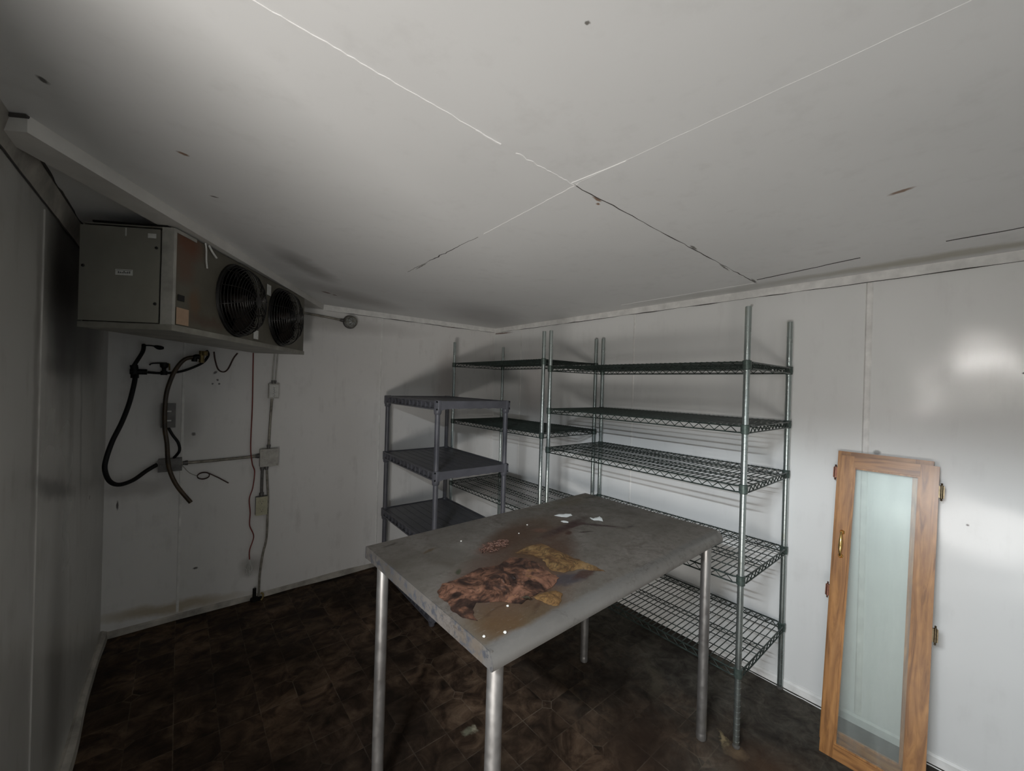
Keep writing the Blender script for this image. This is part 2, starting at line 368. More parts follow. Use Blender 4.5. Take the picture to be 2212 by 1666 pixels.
# door frame of the opening beside the camera
bm = B()
for y0, y1 in ((DY0-.05, DY0), (DY1, DY1+.05)): box(bm, XL, XL+.012, y0, y1, 0, DZ+.05)
box(bm, XL, XL+.012, DY0, DY1, DZ, DZ+.05); struct('door_1', bm, M_trim)

# diagonal beam across the left corner of the ceiling
d = Vector((.506, .862, 0)).normalized(); nn = Vector((-.862, .506, 0))
s0 = Vector((-2.707, -1.855, 0)); e_len = (0-.004-s0.y)/d.y
bm = B()
q0 = s0; q1 = s0+d*e_len; q2l = s0+nn*.089; e2 = (0-.004-q2l.y)/d.y; q2 = q2l+d*e2
left_end = Vector((XL+.001, -1.825, 0)); left_b = Vector((XL+.001, -1.765, 0))
loop = [q0, q1, q2, left_b, left_end]
lo = [bm.verts.new((q.x, q.y, 2.046)) for q in loop]; hi = [bm.verts.new((q.x, q.y, H)) for q in loop]
bm.faces.new(lo[::-1]); bm.faces.new(hi)
for k in range(5): bm.faces.new((lo[k], lo[(k+1) % 5], hi[(k+1) % 5], hi[k]))
struct('trim_26', bm, M_beam, bev=.003)
strip('trim_27', line((XL+.002, -1.828, H-.002), (-2.706, -1.858, H-.002), 8), .010, .006, (0, 0, -1), M_crack, .3)

# ------------------------------------------------------------------ wire shelving
M_post = None
def post_mat():
    m = Mat('worn plated post', 0.28, 0.9)
    m.set('Base Color', m.ramp(m.noise(9, 3, 0.5, vec=m.stretch((1, 1, .5))), [(0.35, (0.34, 0.385, 0.375)), (0.62, (0.44, 0.49, 0.475)), (0.75, (0.30, 0.29, 0.17))]))
    m.set('Roughness', m.rng(m.noise(8, 2), .3, .7, .24, .36)); return m.m
M_post = post_mat()
M_wire = plain('dark green coated wire', (0.028, 0.040, 0.034), 0.40, 0.4, var=0.5, scale=25)
M_collar = plain('dark collar', (0.075, 0.10, 0.088), 0.4, 0.5, var=0.4, scale=60)
M_foot = plain('worn foot', (0.12, 0.11, 0.10), 0.6, 0.4)

def post_mesh(h):
    bm = B(); prof = [(.0075, .012), (.0127, .018)]; z = .03
    while z < h-.2:
        prof += [(.0127, z), (.0120, z+.0006), (.0120, z+.0018), (.0127, z+.0024)]; z += .0254
    prof += [(.0127, h-.003), (.0115, h)]
    lathe(bm, prof, 14); return bm
def foot_mesh():
    bm = B(); lathe(bm, [(.013, 0), (.015, .003), (.015, .008), (.007, .012), (.007, .02)], 12); return bm
def collar_mesh():
    bm = B(); lathe(bm, [(.0132, -.036), (.0165, -.034), (.0178, -.018), (.0170, -.006), (.0178, 0), (.0178, .003), (.0135, .005)], 16); return bm
def shelf_mesh(W, L):
    """wire shelf, W in x, L in y, top surface at z=0, corner centres at +-"""
    bm = B(); hx, hy = W/2, L/2; c = .045; dz = -.030
    def rail(z, r):
        for sx in (-1, 1): tube(bm, [(sx*(hx+.012), -hy+c*.6, z), (sx*(hx+.012), hy-c*.6, z)], r, 6)
        for sy in (-1, 1): tube(bm, [(-hx+c*.6, sy*(hy+.012), z), (hx-c*.6, sy*(hy+.012), z)], r, 6)
        for sx in (-1, 1):
            for sy in (-1, 1):
                tube(bm, [(sx*(hx+.012), sy*(hy-c*.6), z), (sx*(hx+.004), sy*(hy-.012), z), (sx*(hx-.012), sy*(hy+.004), z), (sx*(hx-c*.6), sy*(hy+.012), z)], r, 6)
    rail(-.003, .0036); rail(dz, .0032)
    def zig(p0, p1, n, r=.0024):
        p0, p1 = Vector(p0), Vector(p1); pts = []
        for i in range(2*n+1):
            q = p0.lerp(p1, i/(2*n)); q.z = (-.006 if i % 2 else dz+.003); pts.append(q)
        tube(bm, pts, r, 4)
    nl = round((L-.06)/.046); nw = round((W-.06)/.046)
    for sx in (-1, 1): zig((sx*(hx+.012), -hy+.03, 0), (sx*(hx+.012), hy-.03, 0), nl)
    for sy in (-1, 1): zig((-hx+.03, sy*(hy+.012), 0), (hx-.03, sy*(hy+.012), 0), nw)
    # inner truss and long support wires
    for x in (-.01,):
        tube(bm, [(x, -hy-.012, -.004), (x, hy+.012, -.004)], .0026, 6); tube(bm, [(x, -hy-.01, -.024), (x, hy+.01, -.024)], .0024, 6)
        pts = []
        for i in range(2*nl+1): pts.append(Vector((x, -hy+i*L/(2*nl), -.006 if i % 2 else -.022)))
        tube(bm, pts, .0018, 4)
    for x in (-hx*.66, -hx*.34, hx*.34, hx*.66): tube(bm, [(x, -hy-.012, -.005), (x, hy+.012, -.005)], .0022, 6)
    n = round(L/.0262)
    for i in range(n+1):
        y = -hy+.012+(L-.024)*i/n
        tube(bm, [(-hx-.012, y, 0), (hx+.012, y, 0)], .0023, 5, caps=False)
    return bm

def wire_unit(name, cx, cy, W, L, h, levels, label):
    root = empty(name, (cx, cy, 0), 0, label, 'shelving unit')
    pm = fm = sm = cm = None
    for sx in (-1, 1):
        for sy in (-1, 1):
            if pm is None:
                p = finish(post_mesh(h), 'post', M_post, root, smooth=True); pm = p.data
                f = finish(foot_mesh(), 'leveling_foot', M_foot, p, smooth=True); fm = f.data
            else:
                p = bpy.data.objects.new('post', pm); COL.objects.link(p); p.parent = root
                f = bpy.data.objects.new('leveling_foot', fm); COL.objects.link(f); f.parent = p
            p.location = (sx*W/2, sy*L/2, 0)
    for z in levels:
        if sm is None:
            s = finish(shelf_mesh(W, L), 'wire_shelf', M_wire, root); sm = s.data
        else:
            s = bpy.data.objects.new('wire_shelf', sm); COL.objects.link(s); s.parent = root
        s.location = (0, 0, z)
        for sx in (-1, 1):
            for sy in (-1, 1):
                if cm is None:
                    c = finish(collar_mesh(), 'corner_collar', M_collar, s, smooth=True); cm = c.data
                else:
                    c = bpy.data.objects.new('corner_collar', cm); COL.objects.link(c); c.parent = s
                c.location = (sx*W/2, sy*L/2, 0)
    return root
wire_unit('wire_shelving_unit', -.3025, -1.955, .545, 1.18, 1.885, (1.65, 1.375, 1.12, .73, .335), 'green wire shelving unit with five shelves along the right wall')
wire_unit('wire_shelving_unit', -.3025, -.735, .545, 1.13, 1.885, (1.70, 1.205, .66, .20), 'wire shelving unit in the far corner, behind the grey plastic shelf')

# ------------------------------------------------------------------ grey plastic shelving unit
def plastic_mat():
    m = Mat('grey plastic', 0.42, 0, 0.5)
    m.set('Base Color', m.ramp(m.noise(9, 5, 0.6), [(0.3, (0.062, 0.062, 0.070)), (0.7, (0.100, 0.100, 0.114))]))
    m.bump(m.noise(160, 2), 0.12, 0.001); return m.m
M_plas = plastic_mat()
PW, PD = .575, .90
def tier_mesh(ribbed):
    bm = B(); hA = .062
    # deck
    if ribbed:
        n = 26
        for i in range(n): 
            y = .03+(PD-.06)*i/(n-1); box(bm, .012, PW-.012, y-.008, y+.008, -.016, -.006)
    else:
        box(bm, .008, PW-.008, .008, PD-.008, -.014, -.005)
        for i in range(9):
            x = .04+(PW-.08)*i/8; box(bm, x-.006, x+.006, .03, PD-.03, -.0055, -.0035)
    # front/back aprons with a shallow scalloped lower edge
    for y in (0, PD-.012):
        k = 28; top = []; bot = []
        for i in range(k+1):
            x = PW*i/k; e = min(x, PW-x); dz = hA if e < .03 else (hA-.012*min(1, (e-.03)/.05) + .0015*math.sin(i*1.7))
            bot.append(-dz); top.append(x)
        for i in range(k):
            x0, x1 = top[i], top[i+1]; vs = []
            for yy in (y, y+.012):
                vs.append([bm.verts.new((x0, yy, 0)), bm.verts.new((x1, yy, 0)), bm.verts.new((x1, yy, bot[i+1])), bm.verts.new((x0, yy, bot[i]))])
            a, b = vs
            bm.faces.new(a); bm.faces.new(b[::-1]); bm.faces.new((a[0], b[0], b[1], a[1])); bm.faces.new((a[3], a[2], b[2], b[3]))
    # side aprons: rims with open rib work between
    for x, s in ((0, 1), (PW-.012, -1)):
        box(bm, x, x+.012, 0, PD, -.010, 0); box(bm, x, x+.012, 0, PD, -.056, -.047)
        bx = x+.010 if s > 0 else x; box(bm, bx, bx+.002, 0, PD, -.047, -.010)
        n = 13
        for i in range(n+1):
            y = .03+(PD-.06)*i/n; box(bm, x, x+.012, y-.0022, y+.0022, -.048, -.009)
        for i in range(n):
            y = .03+(PD-.06)*i/n; y2 = y+(PD-.06)/n
            tube(bm, [(x+.005, y, -.048 if i % 2 else -.010), (x+.005, y2, -.010 if i % 2 else -.048)], .0022, 4)
    return bm
def corner_socket():
    bm = B(); lathe(bm, [(.019, -.085), (.0225, -.080), (.025, -.060), (.025, 0), (.023, .003)], 20); return bm
pu = empty('plastic_shelving_unit', (-1.213, -1.019, 0), -.035, 'grey plastic four-tier shelving unit behind the metal table', 'shelving unit')
tz = [1.408, .965, .514, .075]
cs = [(.022, .022), (PW-.022, .022), (.022, PD-.022), (PW-.022, PD-.022)]
tm = None
for i, z in enumerate(tz):
    if i in (0, 3): t = finish(tier_mesh(i == 3), 'shelf', M_plas, pu, bev=0)
    if i == 0: tm = t.data
    if i in (1, 2): t = bpy.data.objects.new('shelf', tm); COL.objects.link(t); t.parent = pu
    t.location = (0, 0, z if i < 3 else .085)
sk = None
for zt, zb in ((1.408, .965), (.965, .514), (.514, .085)):
    for cx, cy in cs:
        bm = B(); lathe(bm, [(.0165, zb), (.0165, zt-.09), (.0165, zt-.05)], 18); p = finish(bm, 'post', M_plas, pu, smooth=True, loc=(cx, cy, 0))
        if sk is None: s = finish(corner_socket(), 'socket', M_plas, p, smooth=True); sk = s.data
        else: s = bpy.data.objects.new('socket', sk); COL.objects.link(s); s.parent = p
        s.location = (0, 0, zt)
for cx, cy in cs:
    bm = B(); lathe(bm, [(.015, 0), (.018, .004), (.0225, .03), (.0235, .088)], 18); finish(bm, 'foot', M_plas, pu, smooth=True, loc=(cx, cy, 0))

# ------------------------------------------------------------------ metal work table
def table_mat():
    m = Mat('stained steel table top', 0.42, 0.55, 0.5)
    n1 = m.noise(3.5, 6, 0.6); n2 = m.noise(28, 5, 0.65)
    col = m.ramp(n1, [(0.3, (0.085, 0.074, 0.058)), (0.5, (0.17, 0.152, 0.13)), (0.72, (0.25, 0.225, 0.20))])
    col = m.mix(m.rng(n2, .45, .7, 0, .5), col, (0.065, 0.052, 0.038))
    col = m.mix(m.rng(m.noise(7, 8, .75, dist=1.5), .54, .66, 0, .45), col, (0.075, 0.056, 0.036))
    w1 = m.warp(9, .11, 6); w2 = m.warp(24, .05, 5); w3 = m.warp(50, .02, 4)
    S = [  # cx, cy (table coordinates), rx, ry, angle, colour, strength, warp, soft
        (.02, .15, .20, .09, .2, (.10, .062, .035), .75, w1, .5), (-.14, .14, .13, .06, .3, (.09, .05, .03), .8, w1, .5),
        (-.26, .085, .075, .045, .2, (.16, .075, .055), .85, w2, .35),
        (-.53, -.28, .10, .09, .3, (.105, .062, .018), .7, w1, .6), (-.40, -.30, .12, .04, .5, (.085, .055, .02), .65, w1, .55), (-.36, -.27, .10, .006, .5, (.035, .02, .01), .9, w2, .5), (-.50, -.24, .06, .006, .2, (.045, .028, .012), .8, w2, .5), (-.28, -.10, .25, .13, .35, (.06, .03, .02), .85, w2, .45), (-.19, -.02, .09, .05, .3, (.09, .05, .02), .8, w2, .4), (-.55, -.31, .06, .05, 0, (.10, .05, .018), .6, w2, .4),
        (-.35, -.15, .22, .16, .3, (.11, .06, .035), .8, w1, .4),
        (.10, .055, .12, .018, .25, (.05, .020, .018), .9, w2, .4), (.25, .0, .09, .012, -.9, (.05, .03, .028), .85, w3, .4), (.17, .055, .07, .013, .0, (.05, .02, .018), .9, w3, .4),
        (.075, .015, .022, .016, .5, (.030, .004, .004), 1.0, w3, .25), (.14, -.02, .03, .008, -.4, (.035, .02, .016), .8, w3, .3),
        (0, .105, .03, .02, -.7, (.28, .13, .09), .8, w3, .4), (.02, .04, .10, .05, .2, (.10, .055, .035), .7, w2, .5), (-.12, .09, .22, .07, .25, (.075, .042, .025), .75, w2, .6), (-.08, -.06, .12, .06, .4, (.08, .04, .022), .7, w2, .5), (-.40, -.02, .16, .05, .3, (.10, .07, .055), .5, w2, .6), (.12, .07, .16, .022, .15, (.045, .022, .018), .9, w3, .5),
        (.42, .31, .22, .05, 0, (.12, .095, .06), .7, w1, .6), (.30, .22, .12, .05, -.6, (.10, .08, .06), .6, w1, .5),
        (-.23, -.25, .07, .03, -.2, (.05, .045, .055), .8, w2, .3), (-.16, -.26, .05, .02, 0, (.06, .03, .022), .85, w2, .3),
        (-.475, .0, .02, .008, .8, (.05, .055, .03), .9, w3, .3), (-.47, .20, .03, .008, .3, (.09, .06, .03), .8, w3, .3), (-.56, .33, .03, .006, .2, (.05, .04, .03), .8, w3, .3),
        (.35, -.10, .02, .008, 0, (.05, .04, .04), .7, w3, .3), (.60, .30, .06, .015, 0, (.04, .035, .03), .7, w2, .3)]
    for cx, cy, rx, ry, a, c, st, wv, so in S:
        k = m.blob(cx, cy, rx, ry, a, vec=wv, soft=so); col = m.mix(m.math('MULTIPLY', k, st), col, c)
    sc = m.noise(40, 3, .5, vec=m.stretch((1, 7, 1), rot=(0, 0, .5)))
    col = m.mix(m.rng(sc, .66, .74, 0, .35), col, (.34, .32, .30))
    sp = m.n('ShaderNodeSeparateXYZ'); m.put(sp.inputs[0], m.co())
    edge = m.math('MULTIPLY', m.rng(m.math('ADD', sp.outputs[1], m.math('MULTIPLY', m.noise(18, 5, .6), .03)), -.322, -.338), m.rng(n1, .3, .7, .95, .8))
    col = m.mix(edge, col, (.21, .20, .185))
    wear = m.rng(m.noise(30, 6, .7), .5, .6, .25, 1.0)
    col = m.mix(m.math('MULTIPLY', m.rng(sp.outputs[0], -.628, -.631), wear), col, (.075, .078, .088))
    crack = m.rng(m.math('ABSOLUTE', m.math('SUBTRACT', m.noise(6, 8, .7, dist=.8), .5)), 0.0, .012, .6, 0)
    col = m.mix(m.math('MULTIPLY', crack, m.rng(n1, .4, .6)), col, (.05, .035, .025))
    m.set('Base Color', col)
    m.set('Metallic', m.math('ADD', m.rng(n1, .3, .7, .15, .4), m.math('MULTIPLY', edge, .3)))
    m.set('Roughness', m.rng(n2, .3, .7, .38, .62))
    m.bump(m.math('ADD', n2, m.math('MULTIPLY', n1, 3.0)), .15, .002)
    return m.m
M_top = table_mat()
def steel_mat():
    m = Mat('dull steel', 0.36, 0.85)
    m.set('Base Color', m.ramp(m.noise(14, 5, .6, vec=m.stretch((1, 1, .2))), [(.3, (.30, .29, .28)), (.7, (.52, .51, .49))]))
    m.set('Roughness', m.rng(m.noise(30, 4), .3, .7, .28, .5)); return m.m
M_leg = steel_mat()
tb = empty('metal_work_table', (-1.257, -2.12, 0), .022, 'worn stainless steel work table with a stained top and round legs', 'table')
TL, TW, TZ = 1.264, .76, .914
prof = [(-TW/2+.012, TZ-.048), (-TW/2+.003, TZ-.044), (-TW/2, TZ-.034), (-TW/2+.004, TZ-.020), (-TW/2+.013, TZ-.009), (-TW/2+.026, TZ-.002), (-TW/2+.045, TZ),
        (TW/2-.008, TZ), (TW/2-.002, TZ-.003), (TW/2, TZ-.009), (TW/2, TZ-.045), (TW/2-.012, TZ-.046), (TW/2-.012, TZ-.012), (-TW/2+.03, TZ-.012), (-TW/2+.02, TZ-.03), (-TW/2+.016, TZ-.046)]
bm = B(); xs = [-TL/2, -TL/2+.004] + [-TL/2+.004+(TL-.008)*i/20 for i in range(1, 20)] + [TL/2-.004, TL/2]
rings = [[bm.verts.new((x, y, z)) for y, z in prof] for x in xs]; n = len(prof)
for a, b in zip(rings, rings[1:]):
    for k in range(n): bm.faces.new((a[k], a[(k+1) % n], b[(k+1) % n], b[k]))
bm.faces.new(rings[0]); bm.faces.new(rings[-1][::-1])
for sx in (-1, 1):
    x0, x1 = (sx*TL/2-.0005*sx, sx*TL/2-.009*sx); x0, x1 = min(x0, x1), max(x0, x1)
    box(bm, x0, x1, -TW/2+.014, TW/2-.001, TZ-.044, TZ-.003)
finish(bm, 'tabletop', M_top, tb, smooth=True)
lm = None
for lx, ly in ((-.577, -.322), (-.59, .318), (.585, .312), (.597, -.325)):
    bm = B(); lathe(bm, [(.012, 0), (.019, .003), (.0205, .012), (.0205, .030), (.0195, .034), (.0205, .040), (.0205, TZ-.013)], 28)
    l = finish(bm, 'leg', M_leg, tb, smooth=True, loc=(lx, ly, 0))
for sx, sy in ((-1, -1), (-1, 1), (1, 1), (1, -1)):
    pass

# ---- things lying on the table
def sheet(name, poly, step, hf, mat, z0, th, label, cat, group=None):
    c = Vector((sum(p[0] for p in poly)/len(poly), sum(p[1] for p in poly)/len(poly)))
    P = [Vector(p)-c for p in poly]
    ring = []
    for i in range(len(P)):
        a, b = P[i], P[(i+1) % len(P)]; k = max(1, int((b-a).length/step))
        for j in range(k):
            q = a.lerp(b, j/k); nz = noise.noise(Vector((q.x*60+c.x, q.y*60, 3)))*step*.9; nrm = Vector((-(b-a).y, (b-a).x)).normalized(); ring.append(q+nrm*nz)
    xs0, xs1 = min(q.x for q in ring), max(q.x for q in ring); ys0, ys1 = min(q.y for q in ring), max(q.y for q in ring)
    def inside(x, y):
        r = False
        for i in range(len(ring)):
            a, b = ring[i], ring[i-1]
            if (a.y > y) != (b.y > y) and x < (b.x-a.x)*(y-a.y)/(b.y-a.y)+a.x: r = not r
        return r
    pts = list(ring); x = xs0
    while x < xs1:
        y = ys0
        while y < ys1:
            q = Vector((x+random.uniform(-.2, .2)*step, y+random.uniform(-.2, .2)*step))
            if inside(q.x, q.y) and min((q-r).length for r in ring) > step*.6: pts.append(q)
            y += step
        x += step
    nb = len(ring)
    vs, es, fs, *_ = delaunay_2d_cdt(pts, [(i, (i+1) % nb) for i in range(nb)], [], 1, 1e-6)
    bm = B(); top = []; bot = []
    for v in vs:
        ed = min((v-r).length for r in ring)
        h = hf(v.x+c.x, v.y+c.y, ed)
        top.append(bm.verts.new((v.x, v.y, h+th))); bot.append(bm.verts.new((v.x, v.y, max(0, h-.0004))))
    cnt = {}
    for f in fs:
        bm.faces.new([top[i] for i in f]); bm.faces.new([bot[i] for i in f][::-1])
        for i in range(len(f)):
            e = (f[i], f[(i+1) % len(f)]); cnt[e] = 1
    for (a, b) in list(cnt):
        if (b, a) not in cnt: bm.faces.new((top[a], bot[a], bot[b], top[b]))
    o = finish(bm, name, mat, None, smooth=True, loc=(c.x, c.y, z0))
    return tag(o, label, cat, group)
def crinkle(amp, f, seed, edge=.02, ridge=True):
    def g(x, y, ed):
        n = noise.fractal(Vector((x*f+seed, y*f, seed)), .9, 2.1, 5)
        v = (1-abs(n)*2) if ridge else n*.5+.5
        v = max(0, v)
        return amp*v*min(1, ed/edge)
    return g
def paper_mat(name, cs_, sc, rough=.6):
    m = Mat(name, rough, 0, .4)
    wr = m.rng(m.math('ABSOLUTE', m.math('SUBTRACT', m.noise(sc*1.3, 8, .65, dist=1.5), .5)), 0.0, .03, .75, 0)
    m.set('Base Color', m.mix(wr, m.ramp(m.noise(sc, 8, .62, dist=1.2), cs_), (.018, .010, .007))); m.bump(m.noise(sc*6, 5, .6), .4, .002); return m.m
M_yel = paper_mat('tan paper', [(.34, (.035, .018, .010)), (.44, (.12, .062, .024)), (.54, (.20, .118, .045)), (.70, (.27, .175, .085))], 9)
M_brn = paper_mat('rust brown crumpled sheet', [(.36, (.012, .006, .005)), (.45, (.045, .022, .015)), (.52, (.13, .060, .036)), (.60, (.20, .095, .060)), (.70, (.23, .12, .045))], 12, .45)
M_fan = paper_mat('ochre paper scrap', [(.3, (.10, .05, .02)), (.6, (.21, .115, .04))], 22)
M_white = plain('white flake', (.72, .74, .72), .5, var=.05)
M_crumb = plain('white crumb', (.75, .73, .66), .6, var=.1)
Z = TZ+.0006
yellow = [(-1.491, -2.13), (-1.418, -2.114), (-1.355, -2.121), (-1.351, -2.194), (-1.351, -2.276), (-1.342, -2.349), (-1.342, -2.414), (-1.378, -2.379), (-1.396, -2.356), (-1.46, -2.338), (-1.484, -2.303), (-1.45, -2.225), (-1.45, -2.177)]
brown = [(-1.842, -2.196), (-1.814, -2.172), (-1.747, -2.17), (-1.668, -2.152), (-1.608, -2.171), (-1.528, -2.149), (-1.495, -2.183), (-1.482, -2.233), (-1.498, -2.303), (-1.50, -2.355), (-1.56, -2.385), (-1.647, -2.384), (-1.697, -2.398), (-1.724, -2.363), (-1.793, -2.315), (-1.832, -2.357), (-1.837, -2.39), (-1.859, -2.356), (-1.866, -2.318), (-1.856, -2.272), (-1.858, -2.227)]
fan = [(-1.644, -2.388), (-1.603, -2.390), (-1.564, -2.404), (-1.562, -2.425), (-1.575, -2.438), (-1.59, -2.448), (-1.618, -2.465), (-1.632, -2.458), (-1.64, -2.43)]
sheet('paper_sheet', yellow, .009, crinkle(.004, 14, 2.3, .03), M_yel, Z, .0008, 'flat tan brown paper sheet lying on the steel table', 'paper')
def brn(x, y, ed):
    base = crinkle(.012, 19, 7.7, .03)(x, y, ed)+.5*crinkle(.006, 45, 3.1, .02)(x, y, ed)
    k = math.exp(-(((x+1.66)/.07)**2+((y+2.29)/.05)**2))
    return base*(.28+.8*k)
sheet('crumpled_sheet', brown, .0065, brn, M_brn, Z, .001, 'crumpled rust brown sheet on the front left of the steel table', 'paper')
sheet('paper_scrap', fan, .006, crinkle(.006, 25, 1.1, .012), M_fan, Z, .0008, 'small fan shaped ochre scrap beside the crumpled sheet on the table', 'paper')
sheet('white_flake', [(-1.07, -1.914), (-1.041, -1.916), (-1.009, -1.931), (-0.989, -1.945), (-1.002, -1.961), (-1.041, -1.965), (-1.059, -1.947)], .006, crinkle(.002, 30, 4, .01), M_white, Z, .0006, 'longest white flake near the back of the table', 'flake', 'white flakes on the table')
sheet('white_flake', [(-1.107, -1.99), (-1.085, -1.988), (-1.08, -2.014), (-1.093, -2.022), (-1.108, -2.006)], .005, crinkle(.002, 30, 5, .01), M_white, Z, .0006, 'small oval white flake, nearest of three to the brown sheets', 'flake', 'white flakes on the table')
sheet('white_flake', [(-0.955, -2.031), (-0.954, -2.05), (-0.934, -2.046), (-0.928, -2.053), (-0.903, -2.046), (-0.917, -2.069), (-0.948, -2.101), (-0.952, -2.081), (-0.971, -2.067), (-0.97, -2.05)], .005, crinkle(.003, 30, 6, .01), M_white, Z, .0006, 'jagged white flake beside the dark streak on the table', 'flake', 'white flakes on the table')
crumbs = [(-1.733, -2.383, .004, 'white crumb beside the shiny foil scrap on the table'), (-1.812, -2.470, .0045, 'larger white crumb near the front edge of the table'), (-1.862, -2.452, .004, 'white crumb at the near left corner of the table'),
          (-1.592, -1.925, .0035, 'white crumb toward the back left of the table'), (-1.263, -1.938, .004, 'white crumb between the pinkish stain and the flakes'), (-1.357, -1.992, .003, 'tiny white crumb above the tan paper sheet')]
for x, y, r, lab in crumbs:
    bm = B(); bmesh.ops.create_icosphere(bm, subdivisions=2, radius=r)
    for v in bm.verts: v.co *= 1+.35*noise.noise(v.co*400+Vector((x*50, y*50, 0))); v.co.z = max(v.co.z*.55, -r*.3)
    tag(finish(bm, 'white_crumb', M_crumb, smooth=True, loc=(x, y, Z+r*.3)), lab, 'crumb', 'white crumbs on the table')
# shiny foil scrap
M_foil = plain('foil', (.6, .56, .45), .25, .9, var=.2)
bm = B(); q = [Vector((random.uniform(-.022, .022), random.uniform(-.012, .012), random.uniform(.002, .011))) for _ in range(9)]
for a, b, c_ in zip(q, q[1:], q[2:]):
    f = bm.faces.new([bm.verts.new(v) for v in (a, b, c_)])
ret = bmesh.ops.solidify(bm, geom=bm.faces[:], thickness=.0006)
for v in bm.verts: v.co.z = max(v.co.z, .0003)
tag(finish(bm, 'foil_scrap', M_foil, loc=(-1.690, -2.398, Z+.008)), 'small crumpled shiny foil scrap at the front of the crumpled sheet', 'scrap')
# dried debris cluster
M_deb = plain('dried pink brown debris', (.13, .065, .045), .6, var=.5, scale=60)
bm = B()
for i in range(110):
    a = random.uniform(0, 2*PI); rr = math.sqrt(random.random()); cx = .075*rr*math.cos(a)+.0*rr; cy = .035*rr*math.sin(a)
    r = random.uniform(.002, .006)
    lx = [Vector((cx+random.uniform(-r, r)*1.6, cy+random.uniform(-r, r)*1.6, random.uniform(.0003, .003))) for _ in range(4)]
    tube(bm, smooth_path(lx, 2), random.uniform(.0007, .0014), 4)
o = finish(bm, 'dried_debris', M_deb, loc=(-1.517, -2.037, Z+.001)); o.rotation_euler = (0, 0, .25)
tag(o, 'patch of dried pinkish brown debris left of centre on the table', 'debris', kind='stuff')

# ------------------------------------------------------------------ glass doors leaning on the right wall
def wood_mat(name, vert):
    m = Mat(name, .34, 0, .5)
    sc = (14, 14, 1.3) if vert else (14, 1.3, 14)
    g = m.noise(2.4, 6, .6, vec=m.stretch(sc), dist=1.6)
    wv = m.n('ShaderNodeTexWave', wave_type='BANDS', bands_direction='Y' if vert else 'Z')
    m.put(wv.inputs['Vector'], m.warp(2.2 , .22)); wv.inputs['Scale'].default_value = 9; wv.inputs['Distortion'].default_value = 4; wv.inputs['Detail'].default_value = 3; wv.inputs['Detail Scale'].default_value = .9
    col = m.ramp(g, [(.32, (.17, .070, .018)), (.52, (.36, .165, .048)), (.72, (.46, .235, .080))])
    col = m.mix(m.math('MULTIPLY', wv.outputs[1], .38), col, (.20, .085, .03))
    m.set('Base Color', col); m.bump(g, .12, .001); return m.m
M_wv = wood_mat('oak, upright grain', True); M_wh = wood_mat('oak, level grain', False)
M_brass = plain('polished brass', (.78, .52, .20), .2, 1.0, var=.15)
M_abr = plain('dull antique brass', (.13, .10, .06), .4, .9, var=.4, scale=80)
M_cop = plain('coppery brown hinge', (.20, .09, .06), .4, .8, var=.3)
def glass_mat():
    m = Mat('clear glass', .05)
    tr = m.n('ShaderNodeBsdfTransparent'); tr.inputs[0].default_value = (.955, .97, .962, 1)
    gl = m.n('ShaderNodeBsdfGlossy'); gl.inputs[0].default_value = (.75, .79, .78, 1); gl.inputs['Roughness'].default_value = .38
    df = m.n('ShaderNodeBsdfDiffuse'); df.inputs[0].default_value = (.66, .69, .67, 1)
    fr = m.n('ShaderNodeFresnel'); fr.inputs[0].default_value = 1.5
    m1 = m.n('ShaderNodeMixShader'); m.put(m1.inputs[0], fr.outputs[0]); m.put(m1.inputs[1], tr.outputs[0]); m.put(m1.inputs[2], gl.outputs[0])
    m2 = m.n('ShaderNodeMixShader'); m.put(m2.inputs[0], m.rng(m.noise(3, 4, .6, vec=m.stretch((1, 6, .6))), .35, .75, .01, .07)); m.put(m2.inputs[1], m1.outputs[0]); m.put(m2.inputs[2], df.outputs[0])
    m.t.links.new(m2.outputs[0], m.t.nodes['Material Output'].inputs[0]); return m.m
M_glass = glass_mat()
